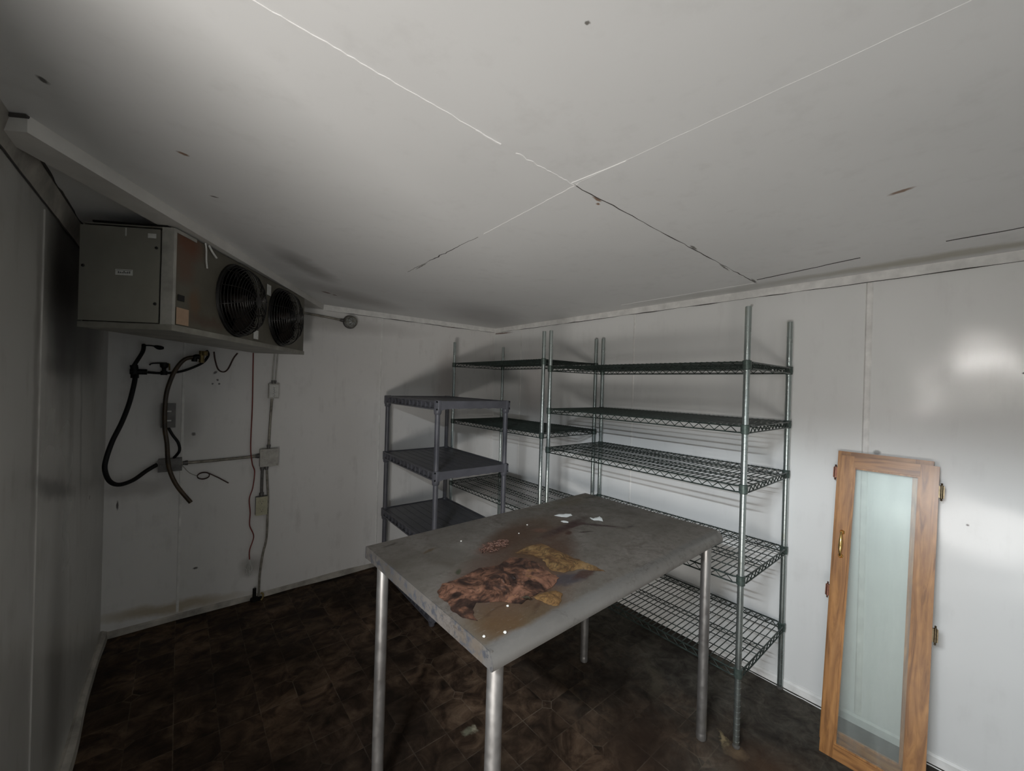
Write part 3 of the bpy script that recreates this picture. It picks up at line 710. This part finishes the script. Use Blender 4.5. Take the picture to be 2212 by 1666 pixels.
def glass_door(name, y0, xb, xt, Hv, rails, label, hinge_side, hinge_z, hinge_mat, handle, yaw=0.0):
    """local frame: x = thickness (front at -x), y = -width, z up the door; root sits at the lower corner"""
    W = .313; Ls = math.hypot(Hv, xt-xb); ang = math.atan2(xt-xb, Hv)
    root = empty(name, (xb, y0, 0), 0, label, 'door'); root.rotation_euler = (0, ang, yaw)
    T = .020; sl, sr, rt_, rb = rails
    def fr(nm, y_0, y_1, z_0, z_1, mt):
        bm = B(); box(bm, 0, T, -y_1, -y_0, z_0, z_1); return finish(bm, nm, mt, root, bev=.0022, smooth=True)
    # corner at z=0: front lower edge rests on the floor, back edge lifts a touch
    fr('stile', 0, sl, 0.0, Ls, M_wv); fr('stile', W-sr, W, 0.0, Ls, M_wv)
    fr('rail', sl+.0002, W-sr-.0002, 0, rb, M_wh); fr('rail', sl+.0002, W-sr-.0002, Ls-rt_, Ls, M_wh)
    bm = B(); a, b, c_, d_ = sl, W-sr, rb, Ls-rt_
    for (y_0, y_1, z_0, z_1) in ((a, a+.007, c_, d_), (b-.007, b, c_, d_), (a+.007, b-.007, c_, c_+.007), (a+.007, b-.007, d_-.007, d_)):
        box(bm, .004, T-.003, -y_1, -y_0, z_0, z_1)
    finish(bm, 'glazing_bead', M_wv, root, bev=.001)
    bm = B(); box(bm, .010, .0135, -(b-.004), -(a+.004), c_+.004, d_-.004); finish(bm, 'glass_pane', M_glass, root)
    for z in hinge_z:
        bm = B(); yy = -(W+.004) if hinge_side > 0 else .004
        lathe(bm, [(.001, -.036), (.004, -.033), (.0022, -.029), (.005, -.026), (.005, .026), (.0022, .029), (.004, .033), (.001, .036)], 12, Matrix.Translation((T*.5, yy-.004*hinge_side, z)))
        s = -1 if hinge_side > 0 else 1
        y_a, y_b = sorted((yy-s*.006, yy+s*.012)); box(bm, T*.5-.0012, T*.5+.0012, y_a, y_b, z-.024, z+.024)
        y_a, y_b = sorted((yy-s*.004, yy+s*.0005)); box(bm, 0.001, T-.001, y_a, y_b, z-.024, z+.024)
        finish(bm, 'hinge', hinge_mat, root, smooth=True)
    if handle:
        hz0, hz1, hy = handle
        bm = B(); Lh = hz1-hz0
        for z, s in ((hz0, 1), (hz1, -1)):
            Mx = Matrix.Translation((0, -hy, z)) @ Matrix.Rotation(-PI/2, 4, 'Y')
            lathe(bm, [(.009, 0), (.0095, .002), (.006, .006), (.0045, .010), (.0045, .016)], 16, Mx)
        pts = [(-.015, -hy, hz0), (-.020, -hy, hz0+.012), (-.022, -hy, hz0+.3*Lh), (-.022, -hy, hz0+.5*Lh), (-.022, -hy, hz1-.3*Lh), (-.020, -hy, hz1-.012), (-.015, -hy, hz1)]
        sp = smooth_path(pts, 5); nn_ = len(sp); rr = [.0035+.004*math.sin(PI*i/(nn_-1))**3 for i in range(nn_)]
        tube(bm, sp, rr, 12); finish(bm, 'pull_handle', M_brass, root, smooth=True)
    return root
glass_door('glass_cabinet_door', -2.772, -.305, -.0525, 1.238, (.046, .054, .050, .052), 'front oak framed glass door with a brass pull handle', 1, (1.163, .615), M_abr, (.815, .918, .023))
glass_door('glass_cabinet_door', -2.754, -.222, -.0255, 1.254, (.046, .054, .050, .052), 'rear oak framed glass door, mostly hidden behind the front one', -1, (1.167, .628), M_cop, None)

# ------------------------------------------------------------------ evaporator hanging in the left corner
M_cab = plain('grey galvanised cabinet', (.29, .28, .24), .42, .25, var=.12, scale=4)
M_lip = plain('pale worn metal edge', (.42, .41, .37), .4, .3, var=.3, scale=9)
def face_mat():
    m = Mat('stained cabinet front', .5, .25)
    col = m.ramp(m.noise(4, 5, .6), [(.3, (.10, .09, .066)), (.7, (.16, .148, .115))])
    for a in [(.08, .33, .07, .05, 0, (.16, .06, .03), .9), (.06, .25, .05, .06, 0, (.15, .085, .055), .8), (.12, .12, .03, .05, 0, (.17, .09, .04), .6), (.2, .06, .12, .02, 0, (.1, .05, .03), .5)]:
        col = m.mix(m.math('MULTIPLY', m.blob(*a[:5], vec=m.warp(20, .05), soft=.5, axes='xz'), a[6]), col, a[5])
    m.set('Base Color', col); return m.m
M_face = face_mat()
M_pan = plain('dirty drain pan', (.27, .26, .225), .45, .3, var=.35, scale=7)
M_black = plain('black grime coated metal', (.006, .0055, .005), .45, .2, var=.4)
M_guard = plain('black wire guard', (.010, .009, .008), .35, .4, var=.4)
M_motor = plain('dark rusty motor', (.022, .014, .010), .6, .3, var=.5)
M_tan = plain('faded tan label', (.40, .27, .18), .7, var=.08)
M_lab = plain('white label', (.6, .6, .57), .6, var=.12, scale=60)
M_ink = plain('label print', (.06, .06, .06), .7)
ev = empty('evaporator_unit', (-2.465, -1.374, 1.678), 1.004, 'grey two-fan cooling unit hung below the ceiling beam in the left corner', 'cooling unit')
EL, ED, EH = 1.179, .284, .362
bm = B(); t = .004
box(bm, .004, EL, .002, ED, EH-t, EH); box(bm, EL-t, EL, .002, ED, .02, EH); box(bm, .004, EL, ED-t, ED, .02, EH)  # top, far end, back coil side
box(bm, .03, .034, .003, ED-.004, .02, EH-.004)
finish(bm, 'cabinet', M_cab, ev, bev=.0015)
# front sheet with two round openings
fans = ((.41, .187), (.86, .187)); FR = .15
bm = B()
def face_ring():
    ou = [(.0, .022), (EL, .022), (EL, EH-.001), (.0, EH-.001)]
    pts = [Vector(p) for p in ou]; edges = [(0, 1), (1, 2), (2, 3), (3, 0)]
    for cx, cz in fans:
        s = len(pts)
        for k in range(48): pts.append(Vector((cx+FR*math.cos(2*PI*k/48), cz+FR*math.sin(2*PI*k/48))))
        edges += [(s+k, s+(k+1) % 48) for k in range(48)]
    vs, es, fs, *_ = delaunay_2d_cdt(pts, edges, [], 0, 1e-6)
    out = []
    for f in fs:
        c = sum((vs[i] for i in f), Vector((0, 0)))/len(f)
        if 0 < c.x < EL and .022 < c.y < EH and all((c-Vector(q)).length > FR*.985 for q in fans): out.append(f)
    return vs, out
vs, fs = face_ring(); vv = [bm.verts.new((v.x, 0, v.y)) for v in vs]
for f in fs: bm.faces.new([vv[i] for i in f])
bmesh.ops.delete(bm, geom=[v for v in bm.verts if not v.link_faces], context='VERTS')
bmesh.ops.solidify(bm, geom=bm.faces[:], thickness=.002)
finish(bm, 'fan_panel', M_face, ev)
# side access panel facing the camera with screws and a label
bm = B(); box(bm, -.004, 0, .040, ED+.004, .024, EH-.012); sp = finish(bm, 'access_panel', M_cab, ev, bev=.0012)
for y, z in ((.050, .285), (.050, .09), (ED-.008, .21)):
    bm = B(); lathe(bm, [(.005, 0), (.005, .002), (.003, .004)], 10, Matrix.Translation((-.004, y, z)) @ Matrix.Rotation(-PI/2, 4, 'Y')); finish(bm, 'screw', M_black, sp)
bm = B(); box(bm, -.0048, -.0041, .123, .176, .184, .204, 0)
for k in range(7):
    y = .130+k*.0058; box(bm, -.0052, -.0047, y, y+.003, .190, .190+random.uniform(.004, .009), 1)
box(bm, -.0052, -.0047, .126, .173, .200, .2012, 1)
finish(bm, 'label_sticker', [M_lab, M_ink], sp)
bm = B(); box(bm, -.0046, -.004, .052, .078, .318, .334); finish(bm, 'peeling_tape', M_lab, sp)
bm = B(); box(bm, -.0046, -.004, .145, .149, .32, .348); finish(bm, 'peeling_tape', M_lab, sp)
# front corner column
bm = B(); box(bm, -.003, .004, .0, .034, .02, EH-.002); box(bm, -.003, .012, -.004, .0, .02, EH-.002); box(bm, .004, .12, -.003, 0, EH-.012, EH)
finish(bm, 'corner_flange', M_lip, ev, bev=.001)
# drain pan
bm = B(); box(bm, -.006, EL+.002, -.006, ED+.004, 0, .003); box(bm, -.006, EL+.002, -.006, -.003, .003, .022); box(bm, -.006, -.003, -.003, ED+.004, .003, .020)
box(bm, -.003, EL+.002, ED+.001, ED+.004, .003, .020); box(bm, EL-.001, EL+.002, -.003, ED+.001, .003, .02)
finish(bm, 'drain_pan', M_pan, ev, bev=.001)
# coil behind the fans
bm = B()
for k in range(60): box(bm, .05+k*.0185, .0515+k*.0185, .19, .26, .03, EH-.01)
finish(bm, 'coil_fins', M_black, ev)
for cx, cz in fans:
    bm = B(); M0 = Matrix.Translation((cx, 0, cz)) @ Matrix.Rotation(PI/2, 4, 'X')     # local z -> -y (outwards)
    lathe(bm, [(FR+.012, .001), (FR+.010, .008), (FR, .014), (FR-.003, .012), (FR-.003, -.07), (FR, -.07), (FR, 0), (FR+.012, 0)], 48, M0)
    bmesh.ops.delete(bm, geom=[f for f in bm.faces if len(f.verts) > 8], context='FACES')
    sh = finish(bm, 'fan_shroud', M_black, ev, smooth=True)
    bm = B()
    dome = [(.022, .088), (.04, .088), (.055, .087), (.07, .086), (.083, .084), (.096, .081), (.107, .077), (.117, .072), (.126, .065), (.134, .057), (.141, .048), (.147, .038), (.152, .027), (.155, .016), (.157, .006)]
    for r, z in dome:
        tube(bm, [M0 @ Vector((r*math.cos(2*PI*k/40), r*math.sin(2*PI*k/40), z)) for k in range(40)], .0016, 5, closed=True)
    for k in range(12):
        a = 2*PI*k/12; tube(bm, [M0 @ Vector((r*math.cos(a+.25*(r/.15)), r*math.sin(a+.25*(r/.15)), z+.002)) for r, z in dome], .0018, 5)
    lathe(bm, [(.001, .086), (.026, .087), (.026, .091), (.001, .092)], 20, M0)
    finish(bm, 'fan_guard', M_guard, ev, smooth=True)
    bm = B(); lathe(bm, [(.001, .035), (.028, .034), (.032, .028), (.032, -.05), (.001, -.05)], 24, M0)
    mo = finish(bm, 'fan_motor', M_motor, ev, smooth=True)
    bm = B()
    for k in range(4):
        a0 = 2*PI*k/4+.3; g = []
        for i in range(7):
            r = .028+.108*i/6; half = .18+.30*(i/6); row = []
            for j in range(5):
                a = a0+half*(j/4*2-1); row.append(bm.verts.new(M0 @ Vector((r*math.cos(a), r*math.sin(a), .015+.022*(j/4*2-1)))))
            g.append(row)
        for i in range(6):
            for j in range(4): bm.faces.new((g[i][j], g[i+1][j], g[i+1][j+1], g[i][j+1]))
    bmesh.ops.solidify(bm, geom=bm.faces[:], thickness=.0015)
    finish(bm, 'fan_blades', M_motor, ev, smooth=True)
def sticker(nm, u0, u1, z0, z1, mt):
    bm = B(); box(bm, u0, u1, -.0030, -.0022, z0-1.678, z1-1.678); finish(bm, nm, mt, ev)
sticker('tan_label', .020, .085, 1.705, 1.765, M_tan)
sticker('white_tag', .555, .60, 1.712, 1.755, M_lab)
sticker('dark_label', .026, .06, 1.79, 1.812, M_black)
sticker('pale_patch', .675, .72, 1.955, 2.01, M_lab)
for u, v in ((.2, ED-.02), (EL-.2, ED-.02)):
    bm = B(); tube(bm, [(u, v, EH-.002), (u, v, H-1.678-.0005)], .004, 8); box(bm, u-.02, u+.02, v-.02, v+.012, EH, EH+.004)
    finish(bm, 'hanger_rod', M_black, ev)
bm = B(); box(bm, .0, EL*.98, .02, ED-.03, EH+.0005, EH+.007); finish(bm, 'top_insulation', M_black, ev)
bm = B(); tube(bm, smooth_path([(.165, -.006, .365), (.168, -.008, .34), (.17, -.008, .30), (.18, -.006, .27)]), .003, 6); tube(bm, smooth_path([(.19, -.004, .365), (.21, -.006, .345), (.24, -.005, .33)]), .004, 6)
finish(bm, 'loose_sealant', M_lab, ev)

# ------------------------------------------------------------------ conduits, boxes and hoses on the back wall
M_blk = plain('black rubber', (.005, .005, .005), .5, var=.3, spec=.25)
M_hose = plain('brown stained hose', (.045, .027, .010), .4, var=.6, scale=18)
M_emt = plain('dirty metal conduit', (.26, .24, .20), .45, .5, var=.5, scale=25)
M_box = plain('grey steel box', (.36, .345, .31), .42, .35, var=.2, scale=30)
M_dbox = plain('dark grey steel box', (.11, .105, .10), .45, .4, var=.3, scale=30)
M_red = plain('dark red wire', (.18, .025, .018), .5, var=.2)
M_bwire = plain('dark brown cable', (.045, .02, .014), .5, var=.3)
M_brassf = plain('dirty brass fitting', (.20, .15, .06), .4, .7, var=.4, scale=60)
M_out = plain('ivory outlet', (.42, .40, .28), .5, var=.12, scale=60)
def single(name, pts, r, mat, label, cat, seg=10, k=6, closed=False):
    bm = B(); tube(bm, smooth_path(pts, k), r, seg, closed=closed); return tag(finish(bm, name, mat, smooth=True), label, cat)
# black looped flexible conduit with its elbow fittings
fc = empty('flexible_conduit', (-2.64, -.05, 1.53), 0, 'thick black flexible conduit hanging in a long loop at the left corner', 'conduit')
O = Vector((-2.64, -.05, 1.53))
loop = [(-2.531, -.03, .985), (-2.577, -.05, .956), (-2.632, -.09, .916), (-2.684, -.14, .908), (-2.718, -.18, .940), (-2.735, -.20, 1.004), (-2.732, -.20, 1.063), (-2.712, -.18, 1.155), (-2.680, -.14, 1.254), (-2.654, -.10, 1.364), (-2.637, -.07, 1.486), (-2.639, -.05, 1.532)]
bm = B(); tube(bm, [q-O for q in smooth_path(loop, 10)], .0115, 12); finish(bm, 'hose', M_blk, fc, smooth=True)
bm = B(); tube(bm, [q-O for q in smooth_path([(-2.639, -.05, 1.50), (-2.640, -.05, 1.545), (-2.644, -.05, 1.575)], 6)], [.018]*13, 12)
tube(bm, [Vector(q)-O for q in ((-2.66, -.05, 1.537), (-2.5865, -.05, 1.537))], .016, 12)
finish(bm, 'elbow_fitting', M_blk, fc, smooth=True, bev=0)
bm = B(); tube(bm, [q-O for q in smooth_path([(-2.644, -.05, 1.57), (-2.628, -.055, 1.605), (-2.606, -.08, 1.655), (-2.600, -.12, 1.69)], 8)], .010, 12); finish(bm, 'upper_hose', M_blk, fc, smooth=True)
# thin pipe with valve
O2 = Vector((-2.50, -.05, 1.53))
vp = empty('valve_pipe', O2, 0, 'thin black pipe with a small shut-off valve below the cooling unit', 'pipe')
bm = B(); tube(bm, [q-O2 for q in smooth_path([(-2.585, -.045, 1.535), (-2.519, -.035, 1.533), (-2.446, -.035, 1.543), (-2.382, -.035, 1.571), (-2.327, -.038, 1.609), (-2.303, -.05, 1.655), (-2.312, -.065, 1.683)], 8)], .0075, 10); finish(bm, 'pipe', M_blk, vp, smooth=True)
bm = B(); lathe(bm, [(.001, -.012), (.016, -.012), (.016, .012), (.010, .014), (.010, .028), (.018, .034), (.021, .055), (.021, .060), (.001, .062)], 16, Matrix.Translation(Vector((-2.512, -.035, 1.534))-O2)); finish(bm, 'valve_body', M_blk, vp, smooth=True)
bm = B(); tube(bm, [q-O2 for q in smooth_path([(-2.500, -.035, 1.594), (-2.54, -.035, 1.592), (-2.568, -.035, 1.588), (-2.578, -.035, 1.578)], 4)], .004, 8); finish(bm, 'valve_lever', M_blk, vp, smooth=True)
bm = B(); tube(bm, [Vector(q)-O2 for q in ((-2.489, -.035, 1.592), (-2.487, -.035, 1.552))], .004, 8); finish(bm, 'brass_tab', M_brassf, vp, smooth=True)
# sensor bulb under the unit
bm = B(); sp_ = smooth_path([(-2.600, -.12, 1.688), (-2.575, -.11, 1.690), (-2.555, -.10, 1.688), (-2.535, -.09, 1.682), (-2.515, -.085, 1.682)], 5)
tube(bm, sp_, [.004+.009*max(0, math.sin(PI*max(0, (i/(len(sp_)-1)-.45)/.6))) for i in range(len(sp_))], 10)
tag(finish(bm, 'sensor_bulb', M_blk, smooth=True), 'small black bulb on a short lead just under the cooling unit', 'sensor')
# drain hose with brass fitting
O3 = Vector((-2.35, -.07, 1.63))
dh = empty('drain_hose', O3, 0, 'brown stained drain hose hanging open ended in front of the wall boxes', 'hose')
hp = [(-2.362, -.085, 1.638), (-2.416, -.085, 1.622), (-2.457, -.08, 1.56), (-2.481, -.075, 1.491), (-2.498, -.07, 1.409), (-2.503, -.07, 1.315), (-2.501, -.07, 1.207), (-2.489, -.07, 1.112), (-2.481, -.07, .996), (-2.464, -.07, .919), (-2.431, -.07, .84), (-2.370, -.07, .741)]
bm = B(); tube(bm, [q-O3 for q in smooth_path(hp, 10)], .0115, 12); finish(bm, 'hose', M_hose, dh, smooth=True)
bm = B(); tube(bm, [Vector(q)-O3 for q in ((-2.337, -.085, 1.6775), (-2.337, -.085, 1.605))], .014, 12); tube(bm, [Vector(q)-O3 for q in ((-2.325, -.085, 1.6775), (-2.325, -.085, 1.65))], .019, 8); finish(bm, 'brass_fitting', M_brassf, dh, smooth=True)
bm = B(); tube(bm, [q-O3 for q in smooth_path([(-2.345, -.085, 1.640), (-2.368, -.085, 1.639), (-2.372, -.085, 1.61)], 4)], .0145, 12); finish(bm, 'elbow_fitting', M_blk, dh, smooth=True)
# V shaped cable
single('hanging_cable', [(-2.277, -.10, 1.677), (-2.270, -.09, 1.627), (-2.253, -.08, 1.57), (-2.226, -.07, 1.553), (-2.202, -.08, 1.572), (-2.176, -.09, 1.641), (-2.155, -.10, 1.677)], .0045, M_bwire, 'dark brown cable sagging in a V below the cooling unit', 'cable', 8, 8)
# red wire with white frayed end
O4 = Vector((-2.05, -.02, .29))
rw = empty('red_wire', O4, 0, 'long dark red wire hanging down the wall with a frayed white end', 'wire')
bm = B(); tube(bm, [q-O4 for q in smooth_path([(-2.060, -.02, 1.694), (-2.058, -.02, 1.5), (-2.057, -.02, 1.312), (-2.060, -.02, 1.059), (-2.051, -.042, .944), (-2.033, -.02, .88), (-2.041, -.018, .774), (-2.059, -.018, .70), (-2.052, -.018, .606), (-2.053, -.018, .521), (-2.028, -.018, .44), (-2.049, -.018, .351), (-2.048, -.018, .288)], 8)], .0036, 8); finish(bm, 'red_insulation', M_red, rw, smooth=True)
bm = B()
for k in range(7):
    a = random.uniform(-1, 1); wv_ = .008+.022*random.random()
    pts = [Vector((-2.048, -.018, .29))]
    pts += [Vector((-2.046+a*wv_+random.uniform(-.006, .006), -.012-random.random()*.012, .27-.024*i)) for i in range(1, 4)]
    pts.append(Vector((-2.046+random.uniform(-.01, .012), -.016, .175)))
    tube(bm, [q-O4 for q in smooth_path(pts, 4)], .0013, 5)
finish(bm, 'frayed_end', M_lab, rw)
# wall boxes
def wallbox(name, cx, cz, w_, h_, dep, mat, label, cat, extra=None, cover=None):
    root = empty(name, (cx, -dep/2, cz), 0, label, cat)
    bm = B(); box(bm, -w_/2, w_/2, -dep/2+.003, dep/2-.0005, -h_/2, h_/2); finish(bm, 'housing', mat, root, bev=.002)
    bm = B(); box(bm, -w_/2-.001, w_/2+.001, -dep/2, -dep/2+.0028, -h_/2-.001, h_/2+.001); finish(bm, 'cover', cover or mat, root, bev=.001)
    if extra: extra(root, dep)
    return root
def tall_extra(root, dep):
    for z in (.026, -.03):
        bm = B(); box(bm, -.010, .014, -dep/2-.003, -dep/2, z-.004, z+.004); finish(bm, 'bright_clip', M_lab, root, bev=.001)
wallbox('switch_box', -2.4865, 1.278, .066, .142, .05, M_dbox, 'tall dark grey switch box behind the brown drain hose', 'electrical box', tall_extra)
def scr(n_):
    def g(root, dep):
        for sx, sz in n_:
            bm = B(); lathe(bm, [(.003, 0), (.003, .0015), (.0015, .0025)], 8, Matrix.Translation((sx, -dep/2, sz)) @ Matrix.Rotation(PI/2, 4, 'X')); finish(bm, 'screw', M_emt, root)
    return g
wallbox('junction_box', -2.472, .978, .11, .075, .05, M_dbox, 'wide dark junction box low on the wall at the loop end', 'electrical box', scr([(-.045, 0), (.045, 0)]))
wallbox('junction_box', -1.952, .974, .108, .118, .045, M_box, 'square pale grey junction box where the conduits meet', 'electrical box', scr([(-.045, .05), (.045, -.05)]))
def sw_extra(root, dep):
    bm = B(); box(bm, -.026, .026, -dep/2-.0012, -dep/2-.0002, -.042, .042)
    finish(bm, 'white_label', M_lab, root)
    bm = B(); z = .030
    for i in range(6):
        wd = random.uniform(.004, .008); pts = [Vector((random.uniform(-.007, .007), -dep/2-.0018, z-.0035*j)) for j in range(4)]
        tube(bm, smooth_path(pts, 3), .0008, 4); z -= .0115
    finish(bm, 'handwriting', M_ink, root)
wallbox('conduit_box', -1.9345, 1.433, .060, .100, .042, M_box, 'narrow conduit box with a white handwritten label', 'electrical box', sw_extra)
def out_extra(root, dep):
    for z in (.027, -.027):
        bm = B(); lathe(bm, [(.0165, 0), (.0165, .002), (.015, .003)], 20, Matrix.Translation((0, -dep/2, z)) @ Matrix.Rotation(PI/2, 4, 'X')); r = finish(bm, 'receptacle', M_out, root)
        bm = B()
        for x in (-.006, .006): box(bm, x-.001, x+.001, -dep/2-.0035, -dep/2-.0028, z-.001, z+.008)
        box(bm, -.002, .002, -dep/2-.0035, -dep/2-.0028, z-.011, z-.006); o = finish(bm, 'slots', M_ink, r)
wallbox('outlet_box', -1.990, .647, .066, .122, .045, M_dbox, 'outlet box with an ivory double outlet low on the back wall', 'outlet', out_extra, cover=M_out)
# rigid conduits
def conduit(name, pts, r, label, fit=(), mat=None):
    root = empty(name, pts[0], 0, label, 'conduit'); O_ = Vector(pts[0])
    bm = B(); tube(bm, [q-O_ for q in smooth_path(pts, 6)], r, 12); finish(bm, 'tube', mat or M_emt, root, smooth=True)
    for i, (q, dz) in enumerate(fit):
        bm = B(); q = Vector(q)-O_; dv = Vector(dz); tube(bm, [q-dv*.012, q-dv*.002, q-dv*.002, q+dv*.012], [r*1.35, r*1.35, r*1.7, r*1.7], 10); finish(bm, 'connector', M_dbox, root, smooth=True)
    return root
conduit('rigid_conduit', [(-2.417, -.022, .980), (-2.25, -.022, .981), (-2.006, -.022, .987)], .0085, 'level metal conduit between the two junction boxes', [((-2.40, -.022, .98), (1, 0, 0)), ((-2.02, -.022, .987), (1, 0, 0))])
conduit('rigid_conduit', [(-1.955, -.022, 1.034), (-1.951, -.022, 1.2), (-1.943, -.022, 1.382)], .0075, 'upright metal conduit from the square junction box to the labelled box', [((-1.955, -.022, 1.048), (0, 0, 1))])
conduit('thin_conduit', [(-1.943, -.020, 1.484), (-1.941, -.020, 1.58), (-1.939, -.04, 1.69)], .0042, 'left one of two thin pipes rising above the labelled box', [((-1.943, -.02, 1.495), (0, 0, 1))], M_lip)
conduit('thin_conduit', [(-1.925, -.020, 1.484), (-1.922, -.020, 1.58), (-1.920, -.04, 1.69)], .0042, 'right one of two thin pipes rising above the labelled box', [((-1.925, -.02, 1.495), (0, 0, 1))], M_lip)
conduit('rigid_conduit', [(-1.989, -.024, .914), (-1.990, -.024, .82), (-1.990, -.024, .709)], .0088, 'short upright conduit between square junction box and outlet box', [((-1.989, -.024, .90), (0, 0, 1)), ((-1.99, -.024, .722), (0, 0, 1))], M_dbox)
conduit('floor_conduit', [(-1.964, -.022, .914), (-1.957, -.022, .80), (-1.950, -.022, .70), (-1.951, -.022, .588), (-1.953, -.022, .414), (-1.972, -.022, .307), (-1.987, -.022, .164), (-1.990, -.024, .006)], .0068, 'long dark conduit bending past the outlet down to the floor', [((-1.964, -.022, .90), (0, 0, 1))])
# short black cable from the switch box to the wide junction box
single('black_cable', [(-2.487, -.025, 1.206), (-2.465, -.035, 1.159), (-2.437, -.04, 1.109), (-2.431, -.04, 1.059), (-2.456, -.03, 1.017)], .0078, M_blk, 'short black cable curving from the switch box to the junction box', 'cable', 10, 8)
# capillary coil
O5 = Vector((-2.31, -.012, .884))
cp = empty('capillary_sensor', O5, 0, 'thin coiled sensor tube with a straight probe hanging on the wall', 'sensor')
bm = B(); tube(bm, [q-O5 for q in smooth_path([(-2.416, -.012, .965), (-2.379, -.010, .914), (-2.345, -.012, .892), (-2.335, -.012, .888)], 6)], .0013, 6)
finish(bm, 'lead', M_emt, cp)
bm = B()
for s in (0, .0045): tube(bm, [Vector((.001+.031*math.cos(a), -.002-s, .002+s+.0205*math.sin(a))) for a in [2*PI*k/30 for k in range(30)]], .0024, 6, closed=True)
finish(bm, 'coil', M_bwire, cp, smooth=True)
bm = B(); tube(bm, [Vector((-2.285, -.016, .902))-O5, Vector((-2.23, -.016, .865))-O5, Vector((-2.177, -.016, .823))-O5], .0036, 8); finish(bm, 'probe', M_bwire, cp, smooth=True)
# pipe stub and rag at the floor under the conduit
O6 = Vector((-2.0, -.04, 0))
ps = empty('floor_pipe_stub', O6, 0, 'black pipe stub with dirty fittings where the conduit meets the floor', 'pipe')
bm = B(); lathe(bm, [(.011, .0), (.011, .085), (.008, .087)], 12, Matrix.Translation((-.016, .012, 0))); finish(bm, 'stub', M_blk, ps, smooth=True)
bm = B(); lathe(bm, [(.02, 0), (.026, .004), (.026, .02), (.016, .026)], 10, Matrix.Translation((-.015, .010, 0))); lathe(bm, [(.014, 0), (.016, .018), (.011, .022)], 8, Matrix.Translation((.015, .004, 0))); finish(bm, 'fitting', M_blk, ps, smooth=True)
bm = B(); tube(bm, [q for q in smooth_path([(.022, .01, .045), (.034, .002, .036), (.032, -.006, .018), (.02, -.012, .004)], 4)], .006, 8); finish(bm, 'brass_elbow', M_brassf, ps, smooth=True)
# caged wall lamp with its conduit
M_lens = Mat('dusty lamp glass', .25); M_lens.set('Base Color', (.50, .52, .50)); M_lens.set('Transmission Weight', .35); M_lens.set('IOR', 1.3); M_lens = M_lens.m
lp = empty('wall_lamp', (-1.43, 0, 1.975), 0, 'small unlit caged oval lamp high on the back wall', 'lamp')
bm = B(); lathe(bm, [(.05, 0), (.052, .012), (.047, .022), (.04, .024)], 28, Matrix.Rotation(PI/2, 4, 'X')); o = finish(bm, 'base', M_dbox, lp, smooth=True, loc=(0, -.0005, 0))
bm = B(); lathe(bm, [(.038, .022), (.041, .035), (.038, .055), (.027, .072), (.010, .080), (.001, .081)], 28, Matrix.Rotation(PI/2, 4, 'X')); finish(bm, 'glass_cover', M_lens, lp, smooth=True)
bm = B(); RX = Matrix.Rotation(PI/2, 4, 'X')
for k in range(4):
    a = PI*k/4+.2; arc = []
    for i in range(13):
        th = PI*i/12; arc.append(RX @ Vector((.047*math.cos(th)*math.cos(a), .047*math.cos(th)*math.sin(a), .022+.066*math.sin(th))))
    tube(bm, arc, .0018, 6)
for r, z in ((.044, .050), (.032, .072)): tube(bm, [RX @ Vector((r*math.cos(2*PI*k/28), r*math.sin(2*PI*k/28), z)) for k in range(28)], .0018, 6, closed=True)
finish(bm, 'wire_cage', M_emt, lp, smooth=True)
conduit('lamp_conduit', [(-1.81, -.018, 2.006), (-1.62, -.018, 1.992), (-1.482, -.018, 1.980)], .0075, 'short metal conduit running from the cooling unit to the wall lamp', [((-1.495, -.018, 1.981), (1, 0, 0))], M_emt)
